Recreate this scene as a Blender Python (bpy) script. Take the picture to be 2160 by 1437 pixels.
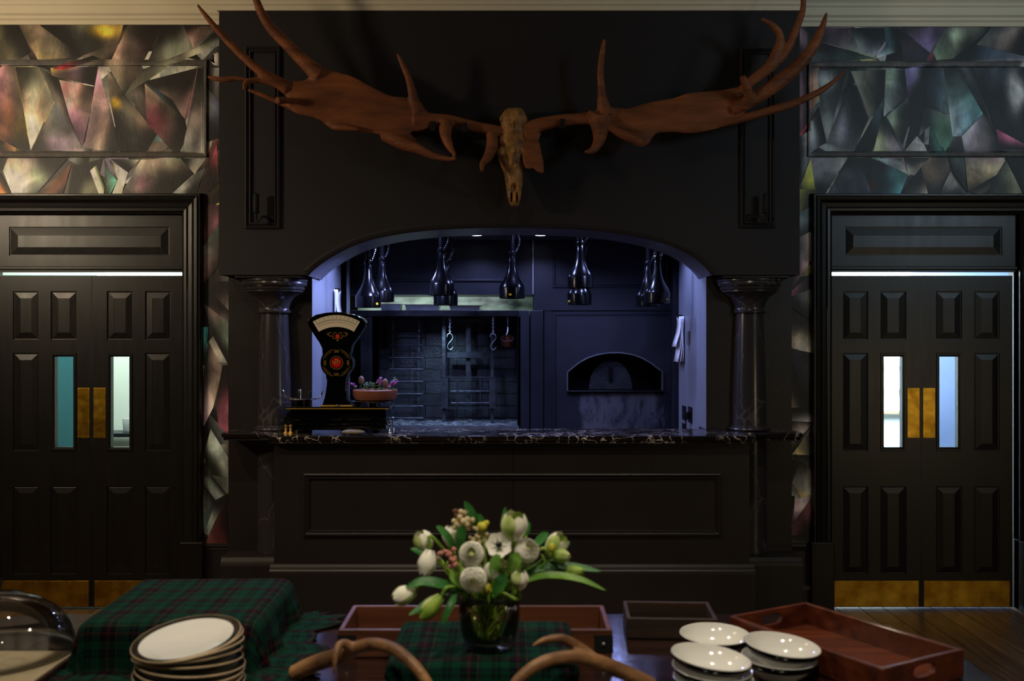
import bpy, bmesh, math, random
from mathutils import Vector, Matrix
from mathutils.geometry import delaunay_2d_cdt

# ------------------------------------------------------------------ camera, world, light, exposure
for o in list(bpy.data.objects):
    bpy.data.objects.remove(o)
scene = bpy.context.scene
COL = scene.collection
EYE = 1.595          # camera height
F = 2100.0           # focal length in pixels of a 2160 px wide frame (35 mm lens)
cam_d = bpy.data.cameras.new('camera')
cam_d.lens = 35.0; cam_d.sensor_width = 36.0; cam_d.sensor_fit = 'HORIZONTAL'
cam_d.clip_start = 0.05; cam_d.clip_end = 60
cam_d.dof.use_dof = True; cam_d.dof.focus_distance = 5.7; cam_d.dof.aperture_fstop = 3.2
cam = bpy.data.objects.new('camera', cam_d); COL.objects.link(cam)
cam.location = (0, 0, EYE); cam.rotation_euler = (math.pi / 2, 0, 0)
scene.camera = cam
vs = scene.view_settings
vs.view_transform = 'Standard'; vs.look = 'None'; vs.gamma = 1.0; vs.use_curve_mapping = False
vs.exposure = 0.0
world = bpy.data.worlds.new('world'); scene.world = world; world.use_nodes = True
world.node_tree.nodes['Background'].inputs[0].default_value = (0.35, 0.45, 0.6, 1)
world.node_tree.nodes['Background'].inputs[1].default_value = 0.05

def area_light(name, loc, target, size, power, color, size_y=None, spread=180):
    d = bpy.data.lights.new(name, 'AREA'); d.energy = power; d.color = color
    d.shape = 'RECTANGLE'; d.size = size; d.size_y = size_y or size; d.spread = math.radians(spread)
    o = bpy.data.objects.new(name, d); COL.objects.link(o); o.location = loc
    o.rotation_euler = (Vector(target) - Vector(loc)).to_track_quat('-Z', 'Y').to_euler()
    return o
def spot_light(name, loc, target, power, color, angle, blend=0.6, radius=0.04):
    d = bpy.data.lights.new(name, 'SPOT'); d.energy = power; d.color = color
    d.spot_size = math.radians(angle); d.spot_blend = blend; d.shadow_soft_size = radius
    o = bpy.data.objects.new(name, d); COL.objects.link(o); o.location = loc
    o.rotation_euler = (Vector(target) - Vector(loc)).to_track_quat('-Z', 'Y').to_euler()
    return o
WARM = (1.0, 0.80, 0.55); COOL = (0.62, 0.84, 1.0); BLUE = (0.37, 0.44, 1.0)
# ceiling spotlights of the dining room (warmer on the left), daylight from a window on the right
SOFT = (1.0, 0.86, 0.68)
for (lx, ly, pw, c_, ang) in ((-2.75, 3.55, 105, WARM, 125), (-0.95, 3.5, 100, SOFT, 122), (0.95, 3.5, 84, SOFT, 122)):
    spot_light('ceiling_spotlight', (lx, ly, 3.76), (lx, ly + 0.25, 0.0), pw, c_, ang, 1.0, 0.05)
for (lx, pw) in ((-0.75, 112), (0.5, 138)):
    spot_light('ceiling_spotlight', (lx, 0.9, 3.76), (lx, 2.45, 0.8), pw, SOFT, 62, 0.8, 0.05)
area_light('warm_wall_lamp', (-3.9, 3.6, 2.7), (-2.6, 5.9, 2.7), 0.35, 34, WARM)
area_light('daylight_window', (4.4, 1.6, 3.2), (2.35, 5.9, 3.45), 0.9, 9.5, COOL, 0.8, 80)
area_light('warm_floor_lamp', (4.3, 0.4, 1.15), (2.1, 5.9, 1.1), 0.35, 11, (1.0, 0.78, 0.46), 0.8)
# cool downlights of the open kitchen
for (lx, ly) in ((-0.241, 6.72), (0.193, 6.72)):
    spot_light('kitchen_downlight', (lx, ly, 2.295), (lx, ly - 0.02, 0.0), 17, BLUE, 150, 0.5)
for lx in (-0.86, 0.88):
    spot_light('kitchen_downlight', (lx, 6.35, 2.295), (lx * 1.12, 6.25, 0.0), 34 if lx < 0 else 17, BLUE, 140, 0.6)
for lx in (-0.55, 0.10, 0.6):
    spot_light('kitchen_downlight', (lx, 6.10, 2.295), (lx * 1.2, 6.02, 0.0), 18, BLUE, 165, 0.5, 0.03)
for lx, pw in ((-0.72, 36), (0.62, 9)):
    spot_light('kitchen_downlight', (lx, 5.88, 2.10), (lx * 1.25, 5.86, 0.0), pw, BLUE, 168, 0.4, 0.03)
area_light('hood_strip_lamp', (-0.62, 7.14, 1.905), (-0.62, 7.36, 1.70), 1.1, 2.6, (0.86, 1.0, 0.97), 0.03)
spot_light('hearth_lamp', (-0.52, 6.98, 1.74), (-0.46, 7.50, 0.93), 16, (0.42, 0.72, 1.0), 95, 0.9, 0.02)
# lit rooms behind the doors
area_light('left_hall_lamp', (-2.9, 6.9, 2.55), (-3.0, 7.7, 1.2), 0.6, 42, (0.86, 1.0, 0.90))
area_light('right_hall_daylight', (2.75, 6.9, 2.35), (2.95, 7.7, 1.3), 0.7, 170, (0.66, 0.80, 1.0))

# ------------------------------------------------------------------ helpers
def lin(c):
    c = c / 255.0
    return c / 12.92 if c <= 0.04045 else ((c + 0.055) / 1.055) ** 2.4
def rgb(c, k=1.0): return (min(lin(c[0]) * k, 1), min(lin(c[1]) * k, 1), min(lin(c[2]) * k, 1), 1.0)
def PX(px, D): return (px - 1080.0) * D / F
def PZ(py, D): return EYE + (718.5 - py) * D / F
def P(px, py, D): return Vector((PX(px, D), D, PZ(py, D)))

def catmull(pts, sub):
    if sub <= 1 or len(pts) < 3: return [Vector(p) for p in pts]
    pts = [Vector(p) for p in pts]; out = []
    ext = [pts[0] * 2 - pts[1]] + pts + [pts[-1] * 2 - pts[-2]]
    for i in range(1, len(ext) - 2):
        p0, p1, p2, p3 = ext[i - 1:i + 3]
        for k in range(sub):
            t = k / sub
            out.append(0.5 * ((2 * p1) + (p2 - p0) * t + (2 * p0 - 5 * p1 + 4 * p2 - p3) * t * t + (3 * p1 - p0 - 3 * p2 + p3) * t ** 3))
    out.append(pts[-1]); return out

class MB:
    def __init__(s): s.v = []; s.f = []; s.c = None; s.uv = None
    def add(s, vs_, fs):
        n = len(s.v); s.v += [tuple(p) for p in vs_]; s.f += [tuple(i + n for i in f) for f in fs]; return s
    def box(s, x0, x1, y0, y1, z0, z1):
        return s.add([(x0,y0,z0),(x1,y0,z0),(x1,y1,z0),(x0,y1,z0),(x0,y0,z1),(x1,y0,z1),(x1,y1,z1),(x0,y1,z1)],
                     [(0,3,2,1),(4,5,6,7),(0,1,5,4),(1,2,6,5),(2,3,7,6),(3,0,4,7)])
    def rbox(s, c, hx, hy, hz, ang=0.0):
        ca, sa = math.cos(ang), math.sin(ang); vs_ = []
        for (a, b, d) in ((-1,-1,-1),(1,-1,-1),(1,1,-1),(-1,1,-1),(-1,-1,1),(1,-1,1),(1,1,1),(-1,1,1)):
            x, y = a * hx, b * hy; vs_.append((c[0] + x * ca - y * sa, c[1] + x * sa + y * ca, c[2] + d * hz))
        return s.add(vs_, [(0,3,2,1),(4,5,6,7),(0,1,5,4),(1,2,6,5),(2,3,7,6),(3,0,4,7)])
    def prism(s, poly, y0, y1):      # polygon in XZ extruded along Y
        n = len(poly); vs_ = [(x, y0, z) for x, z in poly] + [(x, y1, z) for x, z in poly]
        fs = [tuple(range(n)), tuple(range(2 * n - 1, n - 1, -1))] + [(i, i + n, (i + 1) % n + n, (i + 1) % n) for i in range(n)]
        return s.add(vs_, fs)
    def slab(s, poly, z0, z1):       # polygon in XY extruded along Z
        n = len(poly); vs_ = [(x, y, z0) for x, y in poly] + [(x, y, z1) for x, y in poly]
        fs = [tuple(range(n - 1, -1, -1)), tuple(range(n, 2 * n))] + [(i, (i + 1) % n, (i + 1) % n + n, i + n) for i in range(n)]
        return s.add(vs_, fs)
    def rings(s, rs, cap0=True, cap1=True):
        n = len(rs[0]); vs_ = [p for r in rs for p in r]; fs = []
        for k in range(len(rs) - 1):
            for i in range(n):
                j = (i + 1) % n; fs.append((k * n + i, k * n + j, (k + 1) * n + j, (k + 1) * n + i))
        if cap0: fs.append(tuple(range(n - 1, -1, -1)))
        if cap1: fs.append(tuple((len(rs) - 1) * n + i for i in range(n)))
        return s.add(vs_, fs)
    def lathe(s, prof, cx, cy, n=24, cap0=True, cap1=True, ex=1.0, ey=1.0):
        return s.rings([[(cx + ex * r * math.cos(2 * math.pi * i / n), cy + ey * r * math.sin(2 * math.pi * i / n), z) for i in range(n)] for r, z in prof], cap0, cap1)
    def lathe_axis(s, prof, c, axis, n=16, cap0=True, cap1=True):   # prof (r, t) along axis from c
        a = Vector(axis).normalized(); u = a.orthogonal().normalized(); w = a.cross(u); c = Vector(c)
        return s.rings([[c + a * t + (u * math.cos(2*math.pi*i/n) + w * math.sin(2*math.pi*i/n)) * r for i in range(n)] for r, t in prof], cap0, cap1)
    def tube(s, pts, radii, n=8, sub=1):
        if not hasattr(radii, '__len__'): radii = [radii] * len(pts)
        p4 = catmull([Vector((p[0], p[1], p[2], r)) for p, r in zip(pts, radii)], sub)
        ps = [Vector(p[:3]) for p in p4]; rr = [max(p[3], 1e-4) for p in p4]; rs = []; u = None
        for i, p in enumerate(ps):
            t = (ps[min(i + 1, len(ps) - 1)] - ps[max(i - 1, 0)]).normalized()
            if u is None: u = t.orthogonal().normalized()
            else:
                u = u - t * u.dot(t); u = u.normalized() if u.length > 1e-6 else t.orthogonal().normalized()
            w = t.cross(u)
            rs.append([p + (u * math.cos(2*math.pi*k/n) + w * math.sin(2*math.pi*k/n)) * rr[i] for k in range(n)])
        return s.rings(rs)
    def sphere(s, c, rx, ry=None, rz=None, n=12, m=8):
        ry = ry or rx; rz = rz or rx; rs = []
        for k in range(1, m):
            a = math.pi * k / m
            rs.append([(c[0] + rx * math.sin(a) * math.cos(2*math.pi*i/n), c[1] + ry * math.sin(a) * math.sin(2*math.pi*i/n), c[2] - rz * math.cos(a)) for i in range(n)])
        b = len(s.v); s.rings(rs, False, False); e = len(s.v)
        s.v += [(c[0], c[1], c[2] - rz), (c[0], c[1], c[2] + rz)]
        for i in range(n):
            j = (i + 1) % n; s.f.append((e, b + j, b + i)); s.f.append((e + 1, e - n + i, e - n + j))
        return s
    def panel(s, x0, x1, z0, z1, y, prof, fill=True):   # rectangular rings (inset, depth towards +Y)
        rs = [[(x0 + o, y + d, z0 + o), (x1 - o, y + d, z0 + o), (x1 - o, y + d, z1 - o), (x0 + o, y + d, z1 - o)] for o, d in prof]
        return s.rings(rs, False, fill)
    def sweep3(s, x0, x1, z0, z1, y, prof, mirror=True):   # three-sided architrave round an opening, (outset, depth)
        n = len(prof); paths = []
        for o, d in prof: paths.append([(x0 - o, y + d, z0), (x0 - o, y + d, z1 + o), (x1 + o, y + d, z1 + o), (x1 + o, y + d, z0)])
        vs_ = [p for q in paths for p in q]; fs = []
        for k in range(n):
            l = (k + 1) % n
            for i in range(3): fs.append((k * 4 + i, k * 4 + i + 1, l * 4 + i + 1, l * 4 + i))
        fs.append(tuple(k * 4 for k in range(n))); fs.append(tuple(k * 4 + 3 for k in range(n)))
        return s.add(vs_, fs)
    def run(s, x0, x1, prof):        # straight moulding along X, closed profile (y, z)
        n = len(prof); vs_ = [(x0, y, z) for y, z in prof] + [(x1, y, z) for y, z in prof]
        return s.add(vs_, [tuple(range(n)), tuple(range(2*n-1, n-1, -1))] + [(i, (i+1) % n, (i+1) % n + n, i + n) for i in range(n)])
    def build(s, name, mat, parent=None, smooth=False, bevel=0.0, origin=None, seg=2):
        me = bpy.data.meshes.new(name)
        root = parent
        while root is not None and root.parent is not None: root = root.parent
        if root is not None: org = Vector(root['_org']) if '_org' in root else Vector(root.location)
        elif origin is not None: org = Vector(origin)
        else:
            xs = [p[0] for p in s.v]; ys = [p[1] for p in s.v]; zs = [p[2] for p in s.v]
            org = Vector(((min(xs) + max(xs)) / 2, (min(ys) + max(ys)) / 2, min(zs)))
        me.from_pydata([(p[0] - org.x, p[1] - org.y, p[2] - org.z) for p in s.v], [], s.f)
        bm = bmesh.new(); bm.from_mesh(me); bmesh.ops.recalc_face_normals(bm, faces=bm.faces); bm.to_mesh(me); bm.free()
        if mat: me.materials.append(mat)
        if smooth:
            me.polygons.foreach_set('use_smooth', [True] * len(me.polygons))
        o = bpy.data.objects.new(name, me); COL.objects.link(o)
        if parent is None: o.location = org; o['_org'] = tuple(org)
        else: o.parent = parent
        if bevel:
            m = o.modifiers.new('bevel', 'BEVEL'); m.width = bevel; m.segments = seg; m.limit_method = 'ANGLE'; m.angle_limit = math.radians(40)
            m.harden_normals = False
        if smooth == 'auto':
            try: me.set_sharp_from_angle(angle=math.radians(38))
            except Exception: pass
        return o

def tag(o, label=None, cat=None, group=None, kind=None):
    if label: o['label'] = label
    if cat: o['category'] = cat
    if group: o['group'] = group
    if kind: o['kind'] = kind
    return o
def thing(name, loc, label, cat, group=None, kind=None):
    o = bpy.data.objects.new(name, None); COL.objects.link(o); o.location = loc; o.empty_display_size = 0.05
    o['_org'] = tuple(loc); return tag(o, label, cat, group, kind)
def copy_tree(o, parent=None):
    c = o.copy(); COL.objects.link(c); c.parent = parent
    for ch in list(o.children): copy_tree(ch, c)
    return c

# ------------------------------------------------------------------ materials (all procedural)
def nodes(name):
    m = bpy.data.materials.new(name); m.use_nodes = True
    nt = m.node_tree; b = nt.nodes['Principled BSDF']; return m, nt, b
def N(nt, t, **kw):
    n = nt.nodes.new(t)
    for k, v in kw.items(): setattr(n, k, v)
    return n
def mat(name, c, rough=0.5, metal=0.0, var=0.25, scale=6.0, bump=0.0, bscale=60.0, c2=None, spec=0.5, stretch=(1,1,1), coat=0.0, k=1.0, rvar=0.0, trans=0.0, ior=1.45, detail=4.0, lo=0.35, hi=0.7):
    m, nt, b = nodes(name)
    tc = N(nt, 'ShaderNodeTexCoord'); mp = N(nt, 'ShaderNodeMapping'); mp.inputs['Scale'].default_value = stretch
    nt.links.new(tc.outputs['Object'], mp.inputs['Vector'])
    no = N(nt, 'ShaderNodeTexNoise'); no.inputs['Scale'].default_value = scale; no.inputs['Detail'].default_value = detail
    nt.links.new(mp.outputs[0], no.inputs['Vector'])
    cr = N(nt, 'ShaderNodeValToRGB'); a = rgb(c, k)
    bb = rgb(c2, k) if c2 else tuple(min(x * (1 - var), 1) for x in a[:3]) + (1,)
    cr.color_ramp.elements[0].position = lo; cr.color_ramp.elements[1].position = hi
    cr.color_ramp.elements[0].color = bb; cr.color_ramp.elements[1].color = a
    nt.links.new(no.outputs['Fac'], cr.inputs['Fac']); nt.links.new(cr.outputs['Color'], b.inputs['Base Color'])
    b.inputs['Roughness'].default_value = rough; b.inputs['Metallic'].default_value = metal
    b.inputs['Specular IOR Level'].default_value = spec; b.inputs['Coat Weight'].default_value = coat
    b.inputs['Coat Roughness'].default_value = 0.08; b.inputs['Transmission Weight'].default_value = trans; b.inputs['IOR'].default_value = ior
    if rvar:
        mr = N(nt, 'ShaderNodeMapRange'); mr.inputs['To Min'].default_value = max(rough - rvar, 0.03); mr.inputs['To Max'].default_value = rough + rvar
        n3 = N(nt, 'ShaderNodeTexNoise'); n3.inputs['Scale'].default_value = scale * 2.3; nt.links.new(mp.outputs[0], n3.inputs['Vector'])
        nt.links.new(n3.outputs['Fac'], mr.inputs['Value']); nt.links.new(mr.outputs[0], b.inputs['Roughness'])
    if bump:
        n2 = N(nt, 'ShaderNodeTexNoise'); n2.inputs['Scale'].default_value = bscale; n2.inputs['Detail'].default_value = 3
        nt.links.new(mp.outputs[0], n2.inputs['Vector'])
        bp = N(nt, 'ShaderNodeBump'); bp.inputs['Strength'].default_value = bump; bp.inputs['Distance'].default_value = 0.01
        nt.links.new(n2.outputs['Fac'], bp.inputs['Height']); nt.links.new(bp.outputs[0], b.inputs['Normal'])
    return m
def glass_mat(name, tint=(1,1,1), gloss=0.12, rough=0.02):
    m, nt, b = nodes(name); nt.nodes.remove(b); out = nt.nodes['Material Output']
    tr = N(nt, 'ShaderNodeBsdfTransparent'); tr.inputs[0].default_value = tint + (1,)
    gl = N(nt, 'ShaderNodeBsdfGlossy'); gl.inputs['Roughness'].default_value = rough
    fr = N(nt, 'ShaderNodeFresnel'); fr.inputs['IOR'].default_value = 1.5
    ad = N(nt, 'ShaderNodeMath', operation='MULTIPLY_ADD'); ad.inputs[1].default_value = 0.9; ad.inputs[2].default_value = gloss * 0.1
    mx = N(nt, 'ShaderNodeMixShader')
    nt.links.new(fr.outputs[0], ad.inputs[0]); nt.links.new(ad.outputs[0], mx.inputs[0])
    nt.links.new(tr.outputs[0], mx.inputs[1]); nt.links.new(gl.outputs[0], mx.inputs[2]); nt.links.new(mx.outputs[0], out.inputs[0])
    return m
def emit_mat(name, c, s):
    m, nt, b = nodes(name); b.inputs['Base Color'].default_value = c + (1,); b.inputs['Emission Color'].default_value = c + (1,); b.inputs['Emission Strength'].default_value = s
    return m
def wood_mat(name, c, c2, rough=0.4, scale=1.0, axis='X', coat=0.0, bump=0.08, k=1.0):
    st = {'X': (1.2, 14, 14), 'Y': (14, 1.2, 14), 'Z': (14, 14, 1.2)}[axis]
    return mat(name, c, rough, 0, 0.4, 2.2 * scale, bump, 9 * scale, c2, stretch=st, coat=coat, k=k, rvar=0.08, detail=6, lo=0.3, hi=0.72)

M = {}
M['paint'] = mat('dark_brown_black_paint', (38, 33, 32), 0.42, 0, 0.22, 3, 0.05, 40, rvar=0.06)
M['breast'] = mat('matt_black_brown_wall', (33, 28, 31), 0.66, 0, 0.2, 2.5, 0.06, 55)
M['door'] = mat('dark_door_paint', (22, 19, 16), 0.36, 0, 0.22, 2, 0.0, 22, stretch=(6, 6, 1), rvar=0.05)
M['cornice'] = mat('cream_plaster', (236, 224, 196), 0.7, 0, 0.06, 3, 0.04, 30)
M['ceiling'] = mat('ceiling_plaster', (215, 208, 192), 0.8, 0, 0.05, 2)
M['marble'] = None
M['brass'] = mat('worn_brass', (224, 178, 62), 0.36, 1, 0.45, 9, 0.06, 14, c2=(164, 120, 32), rvar=0.12)
M['gold'] = mat('gold_line', (206, 160, 72), 0.3, 0.35, 0.2, 20)
M['black_gloss'] = mat('black_enamel', (7, 7, 8), 0.08, 0, 0.2, 6, coat=1.0)
M['lamp_black'] = mat('black_lamp_enamel', (6, 6, 7), 0.2, 0, 0.2, 6, coat=0.0, spec=0.3)
M['chrome'] = mat('chrome', (205, 208, 214), 0.14, 1, 0.15, 20)
M['steel'] = mat('brushed_steel', (176, 180, 182), 0.42, 1, 0.3, 8, rvar=0.08)
M['iron'] = mat('sooty_iron', (34, 34, 36), 0.36, 0.6, 0.5, 14, 0.2, 40)
M['rack'] = mat('worn_iron', (84, 86, 90), 0.34, 0.7, 0.5, 14, 0.2, 40)
M['brick'] = mat('sooty_firebrick', (46, 48, 50), 0.42, 0, 0.6, 9, 0.3, 60, rvar=0.15)
M['kitchen_dark'] = mat('kitchen_navy_paint', (30, 31, 39), 0.4, 0, 0.2, 4, 0.05, 40, rvar=0.08)
M['kitchen_side'] = mat('kitchen_grey_wall', (128, 132, 142), 0.35, 0, 0.12, 2.2, 0.04, 30, rvar=0.06)
M['soffit_painted_light'] = mat('soffit_painted_light_grey', (92, 92, 102), 0.4, 0, 0.12, 3)  # lighter than the breast: reflected kitchen light put into the soffit colour
M['kitchen_ceiling'] = mat('kitchen_ceiling', (60, 60, 66), 0.6)
M['antler'] = mat('brown_antler', (158, 92, 50), 0.6, 0, 0.4, 7, 0.6, 26, c2=(110, 62, 34), stretch=(0.6, 1, 2.6))
M['skull'] = mat('brown_bone', (206, 150, 82), 0.45, 0, 0.4, 18, 1.0, 34, c2=(110, 76, 42))
M['deer_antler'] = mat('deer_antler', (176, 130, 84), 0.45, 0, 0.5, 9, 0.4, 40, c2=(84, 54, 34))
M['bracket'] = mat('black_bracket', (8, 8, 9), 0.7)
M['white_plastic'] = mat('white_plastic', (235, 232, 224), 0.4, 0, 0.05)
M['paper'] = mat('white_paper', (238, 240, 245), 0.8, 0, 0.06, 12)
M['switch'] = mat('black_switch', (12, 12, 15), 0.25, 0, 0.1, 8, coat=0.3)
M['porcelain'] = mat('white_porcelain', (232, 232, 226), 0.12, 0, 0.04, 5, coat=0.5)
M['black_band'] = mat('black_glaze', (10, 9, 9), 0.15, 0, 0.1, 5, coat=0.3)
M['brown_band'] = mat('unglazed_rim', (206, 182, 144), 0.4, 0, 0.2, 20)
M['tray_red'] = wood_mat('red_brown_tray_wood', (112, 54, 30), (66, 28, 16), 0.34, coat=0.25)
M['tray_mid'] = wood_mat('orange_brown_tray_wood', (112, 66, 40), (68, 38, 23), 0.42, coat=0.1)
M['crate'] = wood_mat('dark_crate_wood', (62, 44, 31), (32, 23, 17), 0.6)
M['table'] = wood_mat('polished_dark_table', (46, 26, 20), (24, 14, 12), 0.16, coat=0.7)
M['floor'] = wood_mat('worn_floor_board', (110, 84, 56), (62, 46, 32), 0.36, axis='Y', scale=1.3)
M['floor_dark'] = mat('dark_gap', (12, 10, 8), 0.8)
M['terracotta'] = mat('terracotta', (138, 80, 56), 0.6, 0, 0.25, 12, 0.1, 60)
M['stone'] = mat('pale_stone', (150, 140, 118), 0.7, 0, 0.4, 30, 0.3, 60)
M['copper'] = mat('copper', (190, 112, 84), 0.25, 1, 0.3, 14)
M['clear'] = glass_mat('clear_glass', (0.985, 0.99, 0.985), 0.3)
M['pane'] = glass_mat('door_glass', (0.93, 0.96, 0.96), 0.2)
M['frosted'] = None
M['stem'] = mat('green_stem', (150, 182, 62), 0.45, 0, 0.35, 8, c2=(104, 142, 44))
M['leaf'] = mat('green_leaf', (58, 128, 52), 0.45, 0, 0.4, 9, 0.1, 40, c2=(34, 84, 34), stretch=(1, 1, 1))
M['leaf_pale'] = mat('pale_green_leaf', (126, 168, 66), 0.45, 0, 0.3, 9, c2=(86, 134, 52))
M['petal'] = mat('white_petal', (250, 247, 236), 0.6, 0, 0.04, 14, c2=(240, 240, 216))
M['petal_green'] = mat('green_white_petal', (226, 232, 168), 0.6, 0, 0.4, 26, c2=(140, 176, 62))
M['petal_lime'] = mat('lime_petal', (172, 196, 76), 0.6, 0, 0.3, 20, c2=(112, 158, 48))
for _n in ('petal', 'petal_green', 'petal_lime'):
    _b = M[_n].node_tree.nodes['Principled BSDF']; _b.inputs['Subsurface Weight'].default_value = 0.5; _b.inputs['Subsurface Radius'].default_value = (0.02, 0.02, 0.012); _b.inputs['Subsurface Scale'].default_value = 0.4
M['yellow_bud'] = mat('yellow_bud', (206, 200, 62), 0.6, 0, 0.2, 20)
M['pink'] = mat('pink_berry', (206, 138, 122), 0.5, 0, 0.2, 20)
M['cream_floret'] = mat('cream_floret', (214, 196, 150), 0.6, 0, 0.3, 30)
M['brown_sprig'] = mat('brown_sprig', (112, 72, 46), 0.6)
M['purple'] = mat('purple_blossom', (178, 92, 178), 0.6, 0, 0.3, 30)
M['mauve'] = mat('tan_seed_head', (150, 118, 100), 0.7, 0, 0.3, 30)
M['sage'] = mat('sage_leaf', (96, 122, 104), 0.6, 0, 0.3, 20)
M['dial'] = mat('cream_dial', (222, 208, 182), 0.4, 0, 0.04, 4, coat=0.4)
M['ink'] = mat('dark_ink', (40, 36, 34), 0.6)
M['red'] = mat('red_enamel', (196, 22, 26), 0.2, 0, 0.1, 5, coat=0.6)
M['teal'] = mat('teal_paint', (64, 118, 128), 0.5, 0, 0.12, 3)
M['white_wall'] = mat('white_wall', (236, 240, 232), 0.7, 0, 0.04, 2)
M['blue_wall'] = mat('blue_grey_wall', (96, 114, 146), 0.6, 0, 0.12, 3)
M['beige'] = mat('beige_paper', (164, 150, 118), 0.8, 0, 0.15, 30)
M['yellow_tag'] = mat('yellow_tag', (230, 190, 20), 0.5)
M['seafoam'] = mat('pale_green_tile', (186, 204, 190), 0.35, 0, 0.7, 5, c2=(40, 52, 54), stretch=(1, 1, 2.5))
M['downlight'] = emit_mat('downlight_lens', (0.75, 0.82, 1.0), 9.0)

def marble_mat():
    m, nt, b = nodes('black_veined_marble')
    tc = N(nt, 'ShaderNodeTexCoord'); mp = N(nt, 'ShaderNodeMapping'); mp.inputs['Scale'].default_value = (1, 1.2, 1)
    nt.links.new(tc.outputs['Object'], mp.inputs[0])
    n1 = N(nt, 'ShaderNodeTexNoise'); n1.inputs['Scale'].default_value = 7; n1.inputs['Detail'].default_value = 5
    nt.links.new(mp.outputs[0], n1.inputs['Vector'])
    vm = N(nt, 'ShaderNodeVectorMath', operation='MULTIPLY_ADD'); vm.inputs[1].default_value = (0.35, 0.35, 0.35)
    nt.links.new(n1.outputs['Color'], vm.inputs[0]); nt.links.new(mp.outputs[0], vm.inputs[2])
    vo = N(nt, 'ShaderNodeTexVoronoi', feature='DISTANCE_TO_EDGE'); vo.inputs['Scale'].default_value = 11
    nt.links.new(vm.outputs[0], vo.inputs['Vector'])
    cr = N(nt, 'ShaderNodeValToRGB'); e = cr.color_ramp.elements
    e[0].position = 0.0; e[0].color = rgb((232, 222, 208)); e[1].position = 0.06; e[1].color = rgb((26, 20, 20))
    x = e.new(0.022); x.color = rgb((150, 136, 124))
    nt.links.new(vo.outputs['Distance'], cr.inputs[0])
    n2 = N(nt, 'ShaderNodeTexNoise'); n2.inputs['Scale'].default_value = 3.5; nt.links.new(mp.outputs[0], n2.inputs['Vector'])
    c2 = N(nt, 'ShaderNodeValToRGB'); c2.color_ramp.elements[0].position = 0.42; c2.color_ramp.elements[1].position = 0.58
    nt.links.new(n2.outputs['Fac'], c2.inputs[0])
    mx = N(nt, 'ShaderNodeMix', data_type='RGBA'); mx.inputs['A'].default_value = rgb((22, 18, 18))
    nt.links.new(c2.outputs[0], mx.inputs['Factor']); nt.links.new(cr.outputs[0], mx.inputs['B'])
    nt.links.new(mx.outputs['Result'], b.inputs['Base Color']); b.inputs['Roughness'].default_value = 0.12
    return m
M['marble'] = marble_mat()
def column_mat():
    m, nt, b = nodes('dark_marbled_column')
    tc = N(nt, 'ShaderNodeTexCoord'); mp = N(nt, 'ShaderNodeMapping'); mp.inputs['Scale'].default_value = (1, 1, 0.55); mp.inputs['Rotation'].default_value = (0.3, 0.5, 0)
    nt.links.new(tc.outputs['Object'], mp.inputs[0])
    n1 = N(nt, 'ShaderNodeTexNoise'); n1.inputs['Scale'].default_value = 5; n1.inputs['Detail'].default_value = 6; nt.links.new(mp.outputs[0], n1.inputs['Vector'])
    vm = N(nt, 'ShaderNodeVectorMath', operation='MULTIPLY_ADD'); vm.inputs[1].default_value = (0.3, 0.3, 0.3)
    nt.links.new(n1.outputs['Color'], vm.inputs[0]); nt.links.new(mp.outputs[0], vm.inputs[2])
    vo = N(nt, 'ShaderNodeTexVoronoi', feature='DISTANCE_TO_EDGE'); vo.inputs['Scale'].default_value = 4.5; nt.links.new(vm.outputs[0], vo.inputs['Vector'])
    cr = N(nt, 'ShaderNodeValToRGB'); e = cr.color_ramp.elements
    e[0].position = 0.0; e[0].color = rgb((84, 78, 78)); e[1].position = 0.022; e[1].color = rgb((52, 49, 50))
    nt.links.new(vo.outputs['Distance'], cr.inputs[0]); nt.links.new(cr.outputs[0], b.inputs['Base Color']); b.inputs['Roughness'].default_value = 0.22
    return m
M['column'] = column_mat()
def frosted_mat():
    m, nt, b = nodes('smeared_glass')
    b.inputs['Base Color'].default_value = (0.8, 0.87, 1, 1); b.inputs['Roughness'].default_value = 0.35; b.inputs['Transmission Weight'].default_value = 1.0; b.inputs['IOR'].default_value = 1.05
    return m
M['frosted'] = frosted_mat()
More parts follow.
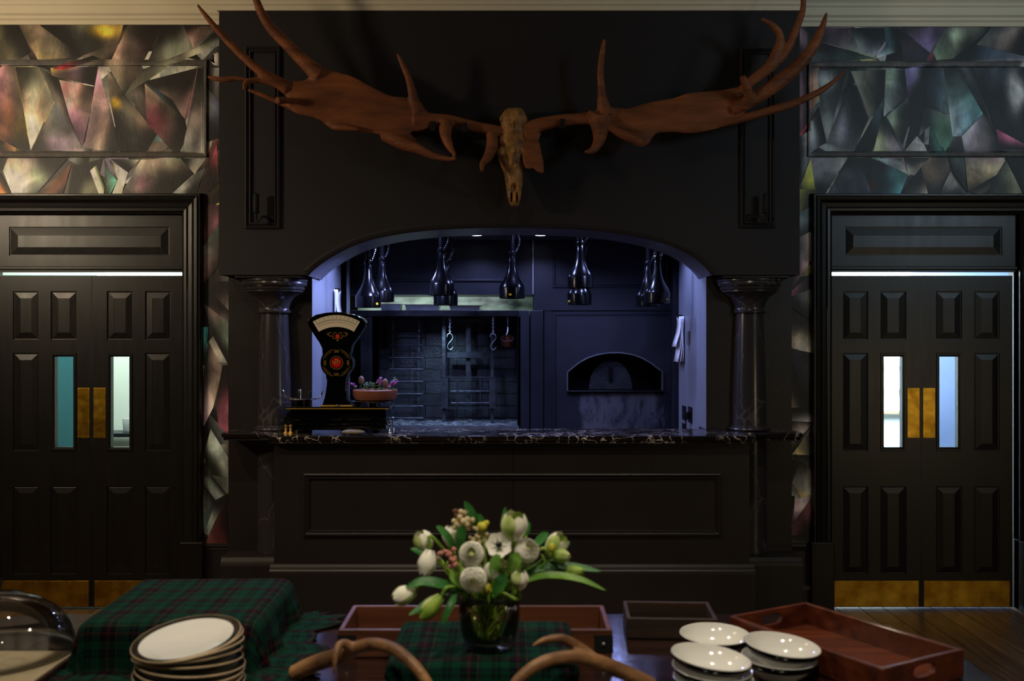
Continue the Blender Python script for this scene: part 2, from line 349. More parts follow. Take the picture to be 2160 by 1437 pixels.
def plaid_mat():
    m, nt, b = nodes('green_tartan_wool')
    uv = N(nt, 'ShaderNodeUVMap'); sp = N(nt, 'ShaderNodeSeparateXYZ'); nt.links.new(uv.outputs[0], sp.inputs[0])
    def ramp(sock):
        mu = N(nt, 'ShaderNodeMath', operation='MULTIPLY'); mu.inputs[1].default_value = 1 / 0.115; nt.links.new(sock, mu.inputs[0])
        fr = N(nt, 'ShaderNodeMath', operation='FRACT'); nt.links.new(mu.outputs[0], fr.inputs[0])
        cr = N(nt, 'ShaderNodeValToRGB'); cr.color_ramp.interpolation = 'CONSTANT'; e = cr.color_ramp.elements
        stops = [(0, (7, 50, 36)), (0.20, (9, 16, 22)), (0.26, (7, 42, 32)), (0.32, (9, 16, 22)), (0.38, (7, 50, 36)), (0.56, (10, 12, 20)), (0.70, (60, 19, 24)), (0.76, (10, 12, 20)), (0.90, (70, 66, 30)), (0.915, (12, 40, 32))]
        e[0].position = 0; e[0].color = rgb(stops[0][1]); e[1].position = stops[1][0]; e[1].color = rgb(stops[1][1])
        for p, c in stops[2:]:
            x = e.new(p); x.color = rgb(c)
        nt.links.new(fr.outputs[0], cr.inputs[0]); return cr.outputs[0]
    a = ramp(sp.outputs['X']); c = ramp(sp.outputs['Y'])
    mx = N(nt, 'ShaderNodeMix', data_type='RGBA'); mx.inputs['Factor'].default_value = 0.5
    nt.links.new(a, mx.inputs['A']); nt.links.new(c, mx.inputs['B']); nt.links.new(mx.outputs['Result'], b.inputs['Base Color'])
    b.inputs['Roughness'].default_value = 0.95; b.inputs['Specular IOR Level'].default_value = 0.1
    no = N(nt, 'ShaderNodeTexNoise'); no.inputs['Scale'].default_value = 400; bp = N(nt, 'ShaderNodeBump'); bp.inputs['Strength'].default_value = 0.15; bp.inputs['Distance'].default_value = 0.003
    nt.links.new(no.outputs['Fac'], bp.inputs['Height']); nt.links.new(bp.outputs[0], b.inputs['Normal'])
    return m
M['plaid'] = plaid_mat()
def mural_mat():
    m, nt, b = nodes('painted_mural')
    at = N(nt, 'ShaderNodeAttribute'); at.attribute_name = 'Col'
    tc = N(nt, 'ShaderNodeTexCoord')
    n1 = N(nt, 'ShaderNodeTexNoise'); n1.inputs['Scale'].default_value = 5.5; n1.inputs['Detail'].default_value = 3; n1.inputs['Distortion'].default_value = 1.6
    nt.links.new(tc.outputs['Object'], n1.inputs['Vector'])
    mr = N(nt, 'ShaderNodeMapRange'); mr.inputs['From Min'].default_value = 0.3; mr.inputs['From Max'].default_value = 0.7; mr.inputs['To Min'].default_value = 0.62; mr.inputs['To Max'].default_value = 1.38
    nt.links.new(n1.outputs['Fac'], mr.inputs['Value'])
    mp = N(nt, 'ShaderNodeMapping'); mp.inputs['Scale'].default_value = (7, 7, 2.2); nt.links.new(tc.outputs['Object'], mp.inputs[0])
    n2 = N(nt, 'ShaderNodeTexNoise'); n2.inputs['Scale'].default_value = 9; n2.inputs['Detail'].default_value = 5; nt.links.new(mp.outputs[0], n2.inputs['Vector'])
    mr2 = N(nt, 'ShaderNodeMapRange'); mr2.inputs['From Min'].default_value = 0.3; mr2.inputs['From Max'].default_value = 0.7; mr2.inputs['To Min'].default_value = 0.82; mr2.inputs['To Max'].default_value = 1.18
    nt.links.new(n2.outputs['Fac'], mr2.inputs['Value'])
    mu = N(nt, 'ShaderNodeMath', operation='MULTIPLY'); nt.links.new(mr.outputs[0], mu.inputs[0]); nt.links.new(mr2.outputs[0], mu.inputs[1])
    vm = N(nt, 'ShaderNodeVectorMath', operation='SCALE'); nt.links.new(at.outputs['Color'], vm.inputs[0]); nt.links.new(mu.outputs[0], vm.inputs['Scale'])
    nt.links.new(vm.outputs[0], b.inputs['Base Color']); b.inputs['Roughness'].default_value = 0.5
    bp = N(nt, 'ShaderNodeBump'); bp.inputs['Strength'].default_value = 0.2; bp.inputs['Distance'].default_value = 0.004
    nt.links.new(n2.outputs['Fac'], bp.inputs['Height']); nt.links.new(bp.outputs[0], b.inputs['Normal'])
    return m
M['mural'] = mural_mat()
def oven_wall_mat(cx, cz):
    m = mat('scraped_oven_wall', (38, 37, 45), 0.4, 0, 0.2, 4, 0.05, 40, rvar=0.08)
    nt = m.node_tree; b = nt.nodes['Principled BSDF']; src = b.inputs['Base Color'].links[0].from_socket
    g = N(nt, 'ShaderNodeNewGeometry'); sp = N(nt, 'ShaderNodeSeparateXYZ'); nt.links.new(g.outputs['Position'], sp.inputs[0])
    def fade(sock, c, h):
        s_ = N(nt, 'ShaderNodeMath', operation='SUBTRACT'); s_.inputs[1].default_value = c; nt.links.new(sock, s_.inputs[0])
        ab = N(nt, 'ShaderNodeMath', operation='ABSOLUTE'); nt.links.new(s_.outputs[0], ab.inputs[0])
        mr = N(nt, 'ShaderNodeMapRange'); mr.inputs['From Min'].default_value = h * 0.72; mr.inputs['From Max'].default_value = h * 1.15; mr.inputs['To Min'].default_value = 1; mr.inputs['To Max'].default_value = 0
        nt.links.new(ab.outputs[0], mr.inputs['Value']); return mr.outputs[0]
    mu = N(nt, 'ShaderNodeMath', operation='MULTIPLY'); nt.links.new(fade(sp.outputs['X'], cx, 0.34), mu.inputs[0]); nt.links.new(fade(sp.outputs['Z'], cz, 0.16), mu.inputs[1])
    mp = N(nt, 'ShaderNodeMapping'); mp.inputs['Scale'].default_value = (3, 3, 1.2); nt.links.new(g.outputs['Position'], mp.inputs[0])
    no = N(nt, 'ShaderNodeTexNoise'); no.inputs['Scale'].default_value = 6; no.inputs['Detail'].default_value = 8; no.inputs['Roughness'].default_value = 0.7; nt.links.new(mp.outputs[0], no.inputs['Vector'])
    ad = N(nt, 'ShaderNodeMath', operation='MULTIPLY_ADD'); ad.inputs[1].default_value = 0.42; nt.links.new(mu.outputs[0], ad.inputs[0]); nt.links.new(no.outputs['Fac'], ad.inputs[2])
    cr = N(nt, 'ShaderNodeValToRGB'); cr.color_ramp.elements[0].position = 0.76; cr.color_ramp.elements[1].position = 0.96; nt.links.new(ad.outputs[0], cr.inputs[0])
    mx = N(nt, 'ShaderNodeMix', data_type='RGBA'); nt.links.new(cr.outputs[0], mx.inputs['Factor']); nt.links.new(src, mx.inputs['A']); mx.inputs['B'].default_value = rgb((84, 84, 92))
    nt.links.new(mx.outputs['Result'], b.inputs['Base Color'])
    return m
# ------------------------------------------------------------------ planes of the place (distance from the camera along Y)
DW = 5.88      # door wall
DB = 5.627     # upper chimney breast
DP = 5.80      # wall behind the columns
DS = 6.03      # back of the arch
KB = 7.10      # back wall of the kitchen
CEIL = 3.78
# ------------------------------------------------------------------ floor with boards, room shell
fl = MB().box(-4.6, 4.6, -3.6, 8.2, -0.12, -0.02).build('floor', M['floor_dark'])
tag(fl, 'worn brown wooden floorboards running towards the double doors', 'floor', kind='structure')
random.seed(4)
bw = 0.142; plank_me = []
for k in range(5):
    pb = MB().box(-bw/2 + 0.002, bw/2 - 0.002, 0, 3.2 - 0.003, -0.02, 0.0)
    plank_me.append(pb)
i = 0; x = -4.6 + bw / 2
variants = []
for k in range(3):
    variants.append(wood_mat('worn_floor_board', [(112, 86, 58), (98, 74, 50), (124, 96, 66)][k], [(64, 48, 34), (54, 40, 28), (72, 54, 38)][k], 0.36, axis='Y', scale=1.3))
first = {}
while x < 4.6:
    off = (i * 1.37) % 3.2
    y = -3.6 - off
    while y < 8.2:
        y0 = max(y, -3.6); y1 = min(y + 3.2, 8.2)
        if y1 - y0 > 0.05:
            key = round(y1 - y0, 3); v = random.randrange(3)
            if (key, v) not in first:
                o = MB().box(-bw/2 + 0.0025, bw/2 - 0.0025, 0, y1 - y0 - 0.004, -0.02, 0.0).build('plank', variants[v], None, origin=(0, 0, 0))
                del o['_org']; first[(key, v)] = o
            else:
                o = first[(key, v)].copy(); COL.objects.link(o)
            o.parent = fl; o.location = (x - fl.location.x, y0 - fl.location.y, 0 - fl.location.z)
        y += 3.2
    x += bw; i += 1

o = MB().box(-4.6, 4.6, -3.6, 6.0, CEIL, CEIL + 0.1).build('ceiling', M['ceiling']); tag(o, 'plain pale plaster ceiling above the dining room', 'ceiling', kind='structure')
o = MB().box(-4.7, -4.6, -3.6, 8.2, 0, CEIL).build('wall_left', M['paint']); tag(o, 'dark painted wall on the left side of the room', 'wall', kind='structure')
o = MB().box(4.6, 4.7, -3.6, 8.2, 0, CEIL).build('wall_right', M['paint']); tag(o, 'dark painted wall on the right side of the room', 'wall', kind='structure')
o = MB().box(-4.7, 4.7, -3.7, -3.6, 0, CEIL).build('wall_front', M['paint']); tag(o, 'dark painted wall behind the photographer', 'wall', kind='structure')

# door wall with two door openings
LD = (PX(-16, DW), PX(386, DW)); RD = (PX(1753, DW), PX(2149, DW)); DTOP = PZ(452, DW)
wb = MB()
wb.box(-4.6, LD[0], DW, DW + 0.12, 0, CEIL); wb.box(LD[0], LD[1], DW, DW + 0.12, DTOP, CEIL); wb.box(LD[1], PX(520, DW), DW, DW + 0.12, 0, CEIL)
wb.box(PX(1640, DW), RD[0], DW, DW + 0.12, 0, CEIL); wb.box(RD[0], RD[1], DW, DW + 0.12, DTOP, CEIL); wb.box(RD[1], 4.6, DW, DW + 0.12, 0, CEIL)
WALL = wb.build('wall_back', M['paint']); tag(WALL, 'far wall with cubist mural and two pairs of dark doors', 'wall', kind='structure')

# ------------------------------------------------------------------ mural: painted facets
def cl(pts, ox, oy, k): return [(ox + x * k, oy + y * k) for x, y in pts]
FAC = []      # (polygon in px, colours)
SOFT_PATCH = {(590,235),(820,830),(705,660),(935,670),(380,560),(150,440),(250,930),(180,1080),(850,1190),(1100,190),(430,600),(215,530),(545,1180),(1440,600),(100,740),(0,560),(1290,1250)}
BLOBS = []
def fac(crop, pts, cols):
    ox, oy, k = crop
    if len(pts) >= 3 and (tuple(pts[0]) in SOFT_PATCH):
        q = cl(pts, ox, oy, k); cx = sum(p[0] for p in q) / len(q); cy = sum(p[1] for p in q) / len(q)
        rx = (max(p[0] for p in q) - min(p[0] for p in q)) * 0.62; ry = (max(p[1] for p in q) - min(p[1] for p in q)) * 0.62
        c = tuple(sum(cc[i] for cc in cols) / len(cols) for i in range(3)); BLOBS.append((cx, cy, max(rx, 7), max(ry, 7), c)); return
    if len(cols) == 1:
        c = cols[0]; ks = [1.25, 0.8, 1.05, 0.62, 1.15, 0.85, 1.0]
        cols = [tuple(v * ks[i % 7] for v in c) for i in range(len(pts))]
    FAC.append((cl(pts, ox, oy, k), cols))
A = (0, 0, 480 / 1437.0); B = (1660, 0, 500 / 1562.0); S = (0, 0, 1.0); C_ = (1660, 400, 500 / 1437.0)
LF = [
 ([(0,155),(120,155),(200,330),(120,380),(0,380)], [(74,74,44),(60,60,50),(46,44,42),(90,84,66),(84,82,60)]),
 ([(-160,155),(0,155),(0,420),(-160,420)], [(90,70,80)]),
 ([(120,155),(245,155),(515,355),(370,378),(240,378)], [(100,92,70),(120,108,84),(96,88,74),(58,54,50),(126,106,70)]),
 ([(245,155),(780,155),(750,265),(515,355)], [(60,60,66),(122,104,60),(84,72,56),(112,106,90)]),
 ([(590,235),(680,160),(780,157),(735,200),(650,250)], [(150,128,60),(190,150,30),(190,150,40),(190,150,30),(190,160,70)]),
 ([(515,355),(750,265),(700,420),(560,420)], [(74,60,52),(56,48,42),(80,68,60),(110,92,74)]),
 ([(810,158),(1030,162),(900,400),(790,600),(685,420)], [(136,110,100),(112,34,58),(56,44,42),(60,52,46),(132,114,98)]),
 ([(1030,162),(1160,162),(1220,310),(1100,385),(930,400)], [(56,50,46),(72,66,60),(112,118,104),(136,136,120),(50,46,44)]),
 ([(1160,162),(1385,168),(1220,305)], [(104,72,66),(66,54,50),(150,130,114)]),
 ([(1385,190),(1385,290),(1100,400),(790,600),(900,440),(1220,310)], [(80,78,66),(132,134,116),(124,120,104),(92,88,76),(56,54,48),(112,108,92)]),
 ([(0,430),(40,400),(100,430),(190,950),(110,940),(0,880)], [(126,88,98),(110,94,92),(70,64,58),(150,124,40),(128,92,80),(118,72,92)]),
 ([(-160,430),(0,430),(0,1000),(-160,1000)], [(110,66,92)]),
 ([(0,560),(60,640),(110,760),(100,930),(40,930),(0,860)], [(150,60,70),(150,90,50),(176,136,40),(150,120,50),(120,74,84),(124,70,100)]),
 ([(100,740),(150,790),(180,935),(110,935)], [(184,150,24),(176,140,20),(150,124,30),(196,160,40)]),
 ([(100,425),(250,425),(350,620),(195,950)], [(164,150,122),(146,124,116),(86,80,72),(200,182,142)]),
 ([(150,440),(230,470),(230,640),(200,620)], [(96,92,86),(120,112,104),(110,140,112),(150,138,112)]),
 ([(250,425),(370,500),(530,920),(350,650)], [(70,64,58),(52,46,42),(66,60,56),(96,88,80)]),
 ([(200,950),(350,640),(520,930),(540,955)], [(136,120,108),(62,66,70),(100,92,92),(140,116,132)]),
 ([(250,930),(330,850),(450,930),(430,955)], [(130,106,124),(74,84,92),(110,94,116),(146,120,140)]),
 ([(320,430),(620,420),(605,545),(330,480)], [(166,130,56),(84,56,96),(96,76,78),(72,60,50)]),
 ([(330,435),(590,350),(640,378),(400,442)], [(130,20,30),(120,16,34),(100,20,40),(140,40,40)]),
 ([(375,505),(605,550),(520,930),(440,740)], [(184,116,112),(188,146,134),(92,62,92),(120,84,108)]),
 ([(380,560),(590,570),(560,700),(450,690)], [(176,152,132),(190,168,146),(170,148,128),(150,120,116)]),
 ([(620,430),(700,700),(760,955),(620,950),(535,930)], [(150,108,138),(124,104,92),(64,56,52),(166,146,122),(104,84,94)]),
 ([(690,600),(680,440),(790,600),(990,850),(930,955),(760,960)], [(96,84,66),(136,124,108),(60,54,48),(140,118,100),(110,104,108),(54,48,48)]),
 ([(820,830),(930,820),(920,930),(800,950)], [(126,116,104),(104,108,116),(88,92,100),(120,112,104)]),
 ([(705,660),(735,618),(765,640),(715,690)], [(196,160,40)]),
 ([(795,595),(915,520),(930,760)], [(72,66,60),(124,112,102),(46,40,40)]),
 ([(915,515),(1245,430),(1170,750)], [(146,134,118),(178,122,120),(110,88,88)]),
 ([(930,530),(1090,630),(1160,750)], [(40,60,80),(26,52,78),(56,66,76)]),
 ([(915,530),(1165,750),(1190,850),(1120,990),(930,780)], [(136,124,104),(76,70,64),(100,92,86),(108,96,88),(86,28,46)]),
 ([(935,670),(1040,690),(1040,790),(950,800)], [(88,24,44),(96,36,54),(80,40,50),(74,30,44)]),
 ([(1250,430),(1290,430),(1290,970),(1150,960),(1190,760)], [(156,144,136),(104,104,98),(126,120,114),(114,108,104),(74,74,74)]),
 ([(20,1080),(50,1000),(430,1000),(235,1220),(75,1220)], [(172,160,136),(150,130,128),(160,138,140),(76,88,74),(206,196,164)]),
 ([(180,1080),(330,1050),(250,1190)], [(120,136,110),(150,150,128),(110,126,104)]),
 ([(0,1090),(75,1222),(0,1222)], [(176,110,60),(214,124,48),(206,110,40)]),
 ([(235,1222),(450,1040),(400,1225)], [(56,44,38),(106,60,36),(126,64,40)]),
 ([(430,1225),(460,1050),(640,1005),(570,1090),(640,1225)], [(134,124,96),(164,154,122),(184,174,140),(124,114,90),(90,86,70)]),
 ([(570,1080),(650,1005),(630,1090),(665,1180),(655,1225),(625,1225)], [(200,190,150),(110,106,90),(150,144,116),(206,198,160),(196,190,150),(150,140,112)]),
 ([(660,1005),(690,1080),(740,1140),(700,1225),(670,1225)], [(60,64,58),(70,110,96),(64,128,108),(60,118,100),(50,60,54)]),
 ([(690,1010),(810,1090),(770,1225),(710,1225),(745,1130)], [(204,184,150),(214,184,142),(190,152,116),(200,172,134),(150,132,104)]),
 ([(810,1090),(880,1010),(700,1005)], [(72,70,64),(124,122,110),(96,92,84)]),
 ([(770,1222),(890,1010),(1140,1000),(1225,1100),(1090,1222)], [(72,70,66),(146,140,122),(136,130,112),(170,146,128),(114,94,96)]),
 ([(850,1190),(930,1090),(960,1222)], [(126,96,104),(130,100,108),(134,88,104)]),
 ([(1140,1000),(1300,1005),(1230,1100)], [(80,80,78),(96,94,88),(140,132,120)]),
 ([(1225,1100),(1300,1060),(1240,1222),(1090,1222)], [(126,132,120),(74,74,74),(90,98,96),(116,128,124)]),
 ([(1310,430),(1385,430),(1385,640),(1310,560)], [(96,104,94),(120,122,110),(60,64,62),(84,88,82)]),
 ([(1310,560),(1385,640),(1385,870),(1310,900)], [(66,72,78),(56,66,86),(80,84,88),(70,70,72)]),
 ([(1370,900),(1385,1150),(1300,1230),(1240,1225),(1300,1100)], [(150,52,72),(138,60,72),(120,50,64),(110,44,60),(120,52,66)]),
 ([(1290,1250),(1360,1230),(1340,1300),(1300,1300)], [(150,28,34)]),
 ([(1350,1300),(1385,1280),(1375,1400),(1330,1400)], [(196,164,50)]),
]
for p, c in LF: fac(A, p, c)
SL = [
 ([(430,432),(462,432),(462,480),(430,520)], [(120,66,80)]), ([(430,520),(462,470),(462,560),(430,600)], [(70,80,74)]),
 ([(430,600),(445,535),(460,580),(482,600),(482,670),(430,625)], [(96,64,60),(128,136,124),(110,80,80),(104,72,78),(120,58,70),(84,48,52)]),
 ([(430,640),(482,680),(482,770),(445,700)], [(84,96,84),(60,66,60),(130,146,132),(72,88,76)]), ([(430,690),(440,690),(434,770),(430,770)], [(44,118,118)]),
 ([(440,720),(470,780),(450,860),(430,900),(430,780)], [(126,116,100),(96,84,76),(140,122,108),(96,78,96),(112,92,98)]),
 ([(470,770),(482,770),(482,915),(462,900),(455,850)], [(116,60,76),(140,62,84),(150,74,92),(120,56,72),(60,40,48)]),
 ([(445,905),(482,965),(482,1010),(445,1000),(430,960)], [(118,126,112),(140,146,132),(90,98,94),(150,156,140),(96,104,98)]),
 ([(430,1010),(445,1000),(480,1045),(455,1055)], [(44,52,54),(96,106,104),(120,134,132),(62,76,78)]),
 ([(430,1020),(455,1055),(432,1125)], [(60,70,72)]), ([(432,1125),(455,1055),(482,1040),(440,1130)], [(92,102,98),(140,152,148),(116,128,124),(96,104,100)]),
 ([(440,1130),(482,1040),(482,1150),(432,1150)], [(70,40,38),(110,40,40),(120,36,36),(64,34,34)]),
]
for p, c in SL: fac(S, p, c)
RF = [
 ([(60,182),(130,182),(140,410),(60,420)], [(84,66,78)]),
 ([(100,184),(415,184),(490,355),(210,270)], [(86,70,86),(66,40,60),(136,130,134),(58,52,58)]),
 ([(410,184),(640,184),(655,260),(575,380),(490,350)], [(120,122,122),(92,98,100),(70,84,88),(126,130,130),(120,120,120)]),
 ([(210,275),(580,385),(300,412),(130,412)], [(70,78,74),(40,54,50),(44,66,58),(56,60,58)]),
 ([(580,385),(750,335),(735,190),(640,184),(650,300)], [(120,130,126),(108,128,122),(70,98,98),(40,74,76),(30,64,66)]),
 ([(735,190),(940,350),(910,412),(770,420)], [(56,50,62),(40,32,48),(44,36,50),(36,32,42)]),
 ([(740,184),(1045,180),(940,345)], [(84,84,100),(70,52,84),(98,80,120)]),
 ([(1045,180),(1350,180),(1090,390),(930,400)], [(60,66,60),(110,128,108),(70,84,68),(86,104,82)]),
 ([(1100,190),(1180,190),(1130,280),(1080,290)], [(130,146,124)]),
 ([(1350,180),(1562,180),(1562,370),(1250,295)], [(50,56,56),(120,114,104),(126,116,106),(92,88,82)]),
 ([(1562,180),(1900,180),(1900,430),(1562,400)], [(60,70,72)]),
 ([(1110,400),(1250,300),(1562,370),(1562,402)], [(44,60,70),(36,64,84),(70,80,92),(112,104,118)]),
 ([(915,410),(960,340),(985,400),(960,460)], [(100,26,44),(120,30,50),(90,24,44),(80,30,50)]),
 ([(130,412),(210,412),(210,640),(150,760)], [(146,112,96),(150,120,104),(164,112,84),(140,80,60)]),
 ([(200,465),(400,455),(260,940),(220,700)], [(50,56,58),(98,104,104),(126,132,130),(56,62,64)]),
 ([(215,530),(400,480),(330,560),(215,600)], [(150,158,156),(120,126,126),(90,96,98),(160,166,162)]),
 ([(210,700),(260,940),(160,1000),(150,800)], [(60,70,74),(40,48,52),(120,140,150),(140,156,164)]),
 ([(420,525),(540,780),(440,1000),(260,940)], [(52,56,62),(96,90,108),(84,78,96),(70,74,82)]),
 ([(430,600),(470,700),(370,960),(330,860)], [(90,92,104),(150,150,162),(130,126,142),(120,122,130)]),
 ([(420,470),(650,460),(640,690),(545,780)], [(100,98,94),(86,82,78),(92,86,80),(112,108,102)]),
 ([(650,455),(775,460),(800,630),(635,770)], [(140,156,134),(120,134,114),(80,92,86),(104,112,104)]),
 ([(440,1000),(640,640),(600,900),(560,1000)], [(44,58,66),(60,74,80),(36,60,72),(40,66,76)]),
 ([(630,770),(760,1000),(570,1000),(600,870)], [(160,170,140),(96,92,112),(150,156,110),(170,178,140)]),
 ([(655,770),(800,640),(815,800),(760,960)], [(124,152,120),(116,146,120),(150,172,130),(120,134,104)]),
 ([(775,455),(905,430),(870,880),(770,1000),(815,800)], [(80,70,104),(126,122,148),(104,98,128),(110,106,134),(70,54,92)]),
 ([(905,430),(1030,450),(1070,760),(890,700)], [(40,50,64),(52,62,76),(70,86,94),(36,46,62)]),
 ([(890,700),(1080,770),(1100,900),(1040,1000),(940,830),(870,900)], [(124,138,136),(84,110,98),(64,104,84),(60,100,80),(60,106,84),(120,128,130)]),
 ([(940,830),(1060,1050),(930,1000)], [(36,74,68),(30,66,62),(50,90,84)]),
 ([(1030,450),(1115,430),(1290,750),(1150,900),(1090,900)], [(124,140,142),(104,116,120),(64,128,128),(60,74,82),(130,140,148)]),
 ([(1115,440),(1220,440),(1330,780),(1290,740)], [(30,38,46),(130,146,156),(110,124,134),(26,36,42)]),
 ([(1150,900),(1290,755),(1430,1010),(1170,1010)], [(130,124,136),(150,146,152),(112,106,116),(84,80,92)]),
 ([(1220,440),(1562,440),(1562,950),(1370,850),(1310,700)], [(110,124,134),(22,24,32),(30,28,34),(24,22,30),(30,34,42)]),
 ([(1440,600),(1500,490),(1562,470),(1562,880),(1450,690)], [(110,112,112),(124,126,126),(150,150,148),(140,138,136),(130,130,128)]),
 ([(1562,402),(1900,430),(1900,1050),(1562,1000)], [(100,104,110)]),
 ([(1375,850),(1562,950),(1562,990),(1400,985)], [(120,52,86),(176,96,122),(150,60,104),(70,34,56)]),
 ([(150,1040),(400,1040),(245,1288),(180,1288)], [(100,100,104),(112,112,118),(96,94,98),(110,112,112)]),
 ([(400,1040),(560,1040),(520,1180),(640,1288),(260,1288)], [(60,66,74),(50,70,78),(46,54,72),(52,48,72),(54,50,70)]),
 ([(560,1045),(800,1150),(740,1288),(560,1288),(510,1150)], [(40,70,84),(60,104,108),(40,88,98),(36,60,80),(40,96,104)]),
 ([(580,1045),(750,1045),(795,1150)], [(110,124,126),(150,156,154),(136,146,140)]),
 ([(770,1040),(940,1040),(870,1110),(800,1160)], [(96,104,98),(124,130,112),(110,112,96),(136,140,124)]),
 ([(740,1288),(880,1105),(965,1288)], [(60,60,60),(130,122,108),(120,108,96)]),
 ([(880,1100),(940,1040),(1060,1040),(1070,1120),(1000,1288),(930,1288)], [(74,62,50),(84,72,56),(62,54,44),(70,60,50),(60,50,42),(96,84,70)]),
 ([(1000,1288),(1075,1130),(1170,1288)], [(120,116,116),(146,138,132),(124,118,116)]),
 ([(1060,1040),(1165,1040),(1185,1270),(1100,1150)], [(44,54,58),(60,72,76),(96,104,96),(40,46,50)]),
 ([(1170,1040),(1430,1040),(1450,1110),(1190,1265)], [(96,88,92),(146,112,118),(166,148,110),(164,152,96)]),
 ([(1190,1265),(1440,1120),(1420,1210),(1300,1288)], [(130,112,70),(40,34,30),(44,36,34),(36,32,30)]),
 ([(1440,1050),(1555,1288),(1300,1288)], [(130,128,96),(110,112,92),(96,98,86)]),
 ([(1440,1040),(1562,1040),(1562,1288)], [(26,24,24)]), ([(1562,1040),(1900,1040),(1900,1290),(1562,1290)], [(60,64,60)]),
 ([(545,1180),(580,1210),(592,1250),(560,1232)], [(146,58,56)]),
 ([(75,420),(130,420),(130,800),(80,900)], [(90,64,78),(78,54,68),(84,50,64),(70,46,56)]),
 ([(80,890),(210,700),(205,740),(90,905)], [(150,24,48)]),
 ([(80,900),(150,860),(150,1040),(90,1200)], [(150,160,160),(120,130,134),(96,104,108),(70,80,84)]),
 ([(155,1040),(190,1290),(90,1290),(90,1220)], [(190,178,60),(180,164,44),(176,158,50),(150,150,110)]),
]
for p, c in RF: fac(B, p, c)
SR = [
 ([(0,0),(175,0),(150,130),(0,180)], [(168,154,44),(184,168,50),(150,140,56),(110,112,100)]), ([(0,180),(150,100),(150,260),(0,330)], [(96,112,116),(50,60,64),(84,104,108),(116,124,124)]),
 ([(0,330),(150,250),(150,420),(0,650)], [(60,66,70),(130,130,128),(112,108,104),(176,70,100)]), ([(0,640),(150,500),(150,620),(0,690)], [(176,74,104),(120,110,110),(90,86,84),(150,70,94)]),
 ([(0,660),(150,600),(150,800),(0,700)], [(46,44,46),(96,98,92),(110,108,96),(36,34,38)]), ([(0,720),(150,800),(150,1000),(0,950)], [(84,88,86),(140,132,90),(124,118,96),(104,102,92)]),
 ([(0,960),(150,990),(150,1390)], [(30,28,32),(40,36,40),(26,24,28)]), ([(0,970),(155,1400),(0,1400)], [(110,106,104),(96,78,70),(150,112,86)]),
]
for p, c in SR: fac(C_, p, c)
E = (1560, 860, 200 / 653.0)
SR2 = [
 ([(340,0),(510,0),(510,110),(340,150)], [(40,36,38),(30,28,30),(120,124,116),(150,150,144)]), ([(340,90),(510,100),(420,200),(340,230)], [(170,150,132),(140,140,128),(120,116,104),(140,124,112)]),
 ([(360,320),(510,130),(510,330)], [(150,130,70),(84,90,70),(130,132,116)]), ([(340,230),(420,190),(500,130),(360,320)], [(60,56,52),(44,44,40),(50,54,44),(70,68,50)]),
 ([(360,330),(510,330),(510,440)], [(120,118,108),(90,88,82),(30,28,28)]), ([(350,350),(510,430),(510,590),(420,620),(360,520)], [(60,58,58),(130,120,112),(146,140,126),(176,140,66),(120,120,114)]),
 ([(340,400),(400,400),(360,520),(340,540)], [(36,32,34)]), ([(375,640),(505,590),(365,810)], [(130,120,120),(140,128,124),(170,150,150)]), ([(340,600),(380,610),(365,800),(340,800)], [(84,40,46)]),
 ([(365,810),(515,590),(515,880),(340,900)], [(70,36,40),(90,50,60),(130,80,90),(56,40,34)]), ([(340,880),(515,880),(515,960),(340,960)], [(70,64,48)]),
]
for p, c in SR2: fac(E, p, c)

def tri_w(p, a, b, c):
    d = (b[1]-c[1])*(a[0]-c[0]) + (c[0]-b[0])*(a[1]-c[1])
    if abs(d) < 1e-9: return None
    u = ((b[1]-c[1])*(p[0]-c[0]) + (c[0]-b[0])*(p[1]-c[1])) / d
    v = ((c[1]-a[1])*(p[0]-c[0]) + (a[0]-c[0])*(p[1]-c[1])) / d
    w = 1 - u - v
    return (u, v, w) if min(u, v, w) >= -1e-6 else None
from mathutils.geometry import tessellate_polygon
TRIS = []
for (pl, cs) in FAC:
    ts = tessellate_polygon([[Vector((x, y, 0)) for x, y in pl]])
    TRIS.append([((pl[a], pl[b], pl[c]), (cs[a], cs[b], cs[c])) for a, b, c in ts])
from mathutils import noise as mnoise
def fold(pl, seed):
    """brush shading of one folded facet as painted: light along one side, dark along the other"""
    r_ = random.Random(seed); n = len(pl)
    i = r_.randrange(n); a = Vector(pl[i]); b = Vector(pl[(i + 1) % n]); t = (b - a).normalized(); nv = Vector((-t.y, t.x))
    ds = [(Vector(p) - a).dot(nv) for p in pl]; m = max(ds, key=abs)
    lightfirst = r_.random() < 0.5; oz = r_.uniform(0, 50)
    def f(p):
        q = Vector(p) - a; d = q.dot(nv) / m if m else 0
        d += 0.34 * mnoise.noise(Vector((p[0] * 0.022, p[1] * 0.014, oz))); d = max(0, min(1, d))
        if lightfirst: d = 1 - d
        w = mnoise.noise(Vector((p[0] * 0.035, p[1] * 0.02, oz + 9)))
        sm = min(1, d / 0.75); sm = sm * sm * (3 - 2 * sm)
        k = 0.22 + 1.08 * sm + 0.55 * w * (0.25 + d)
        return max(0.12, k)
    return f
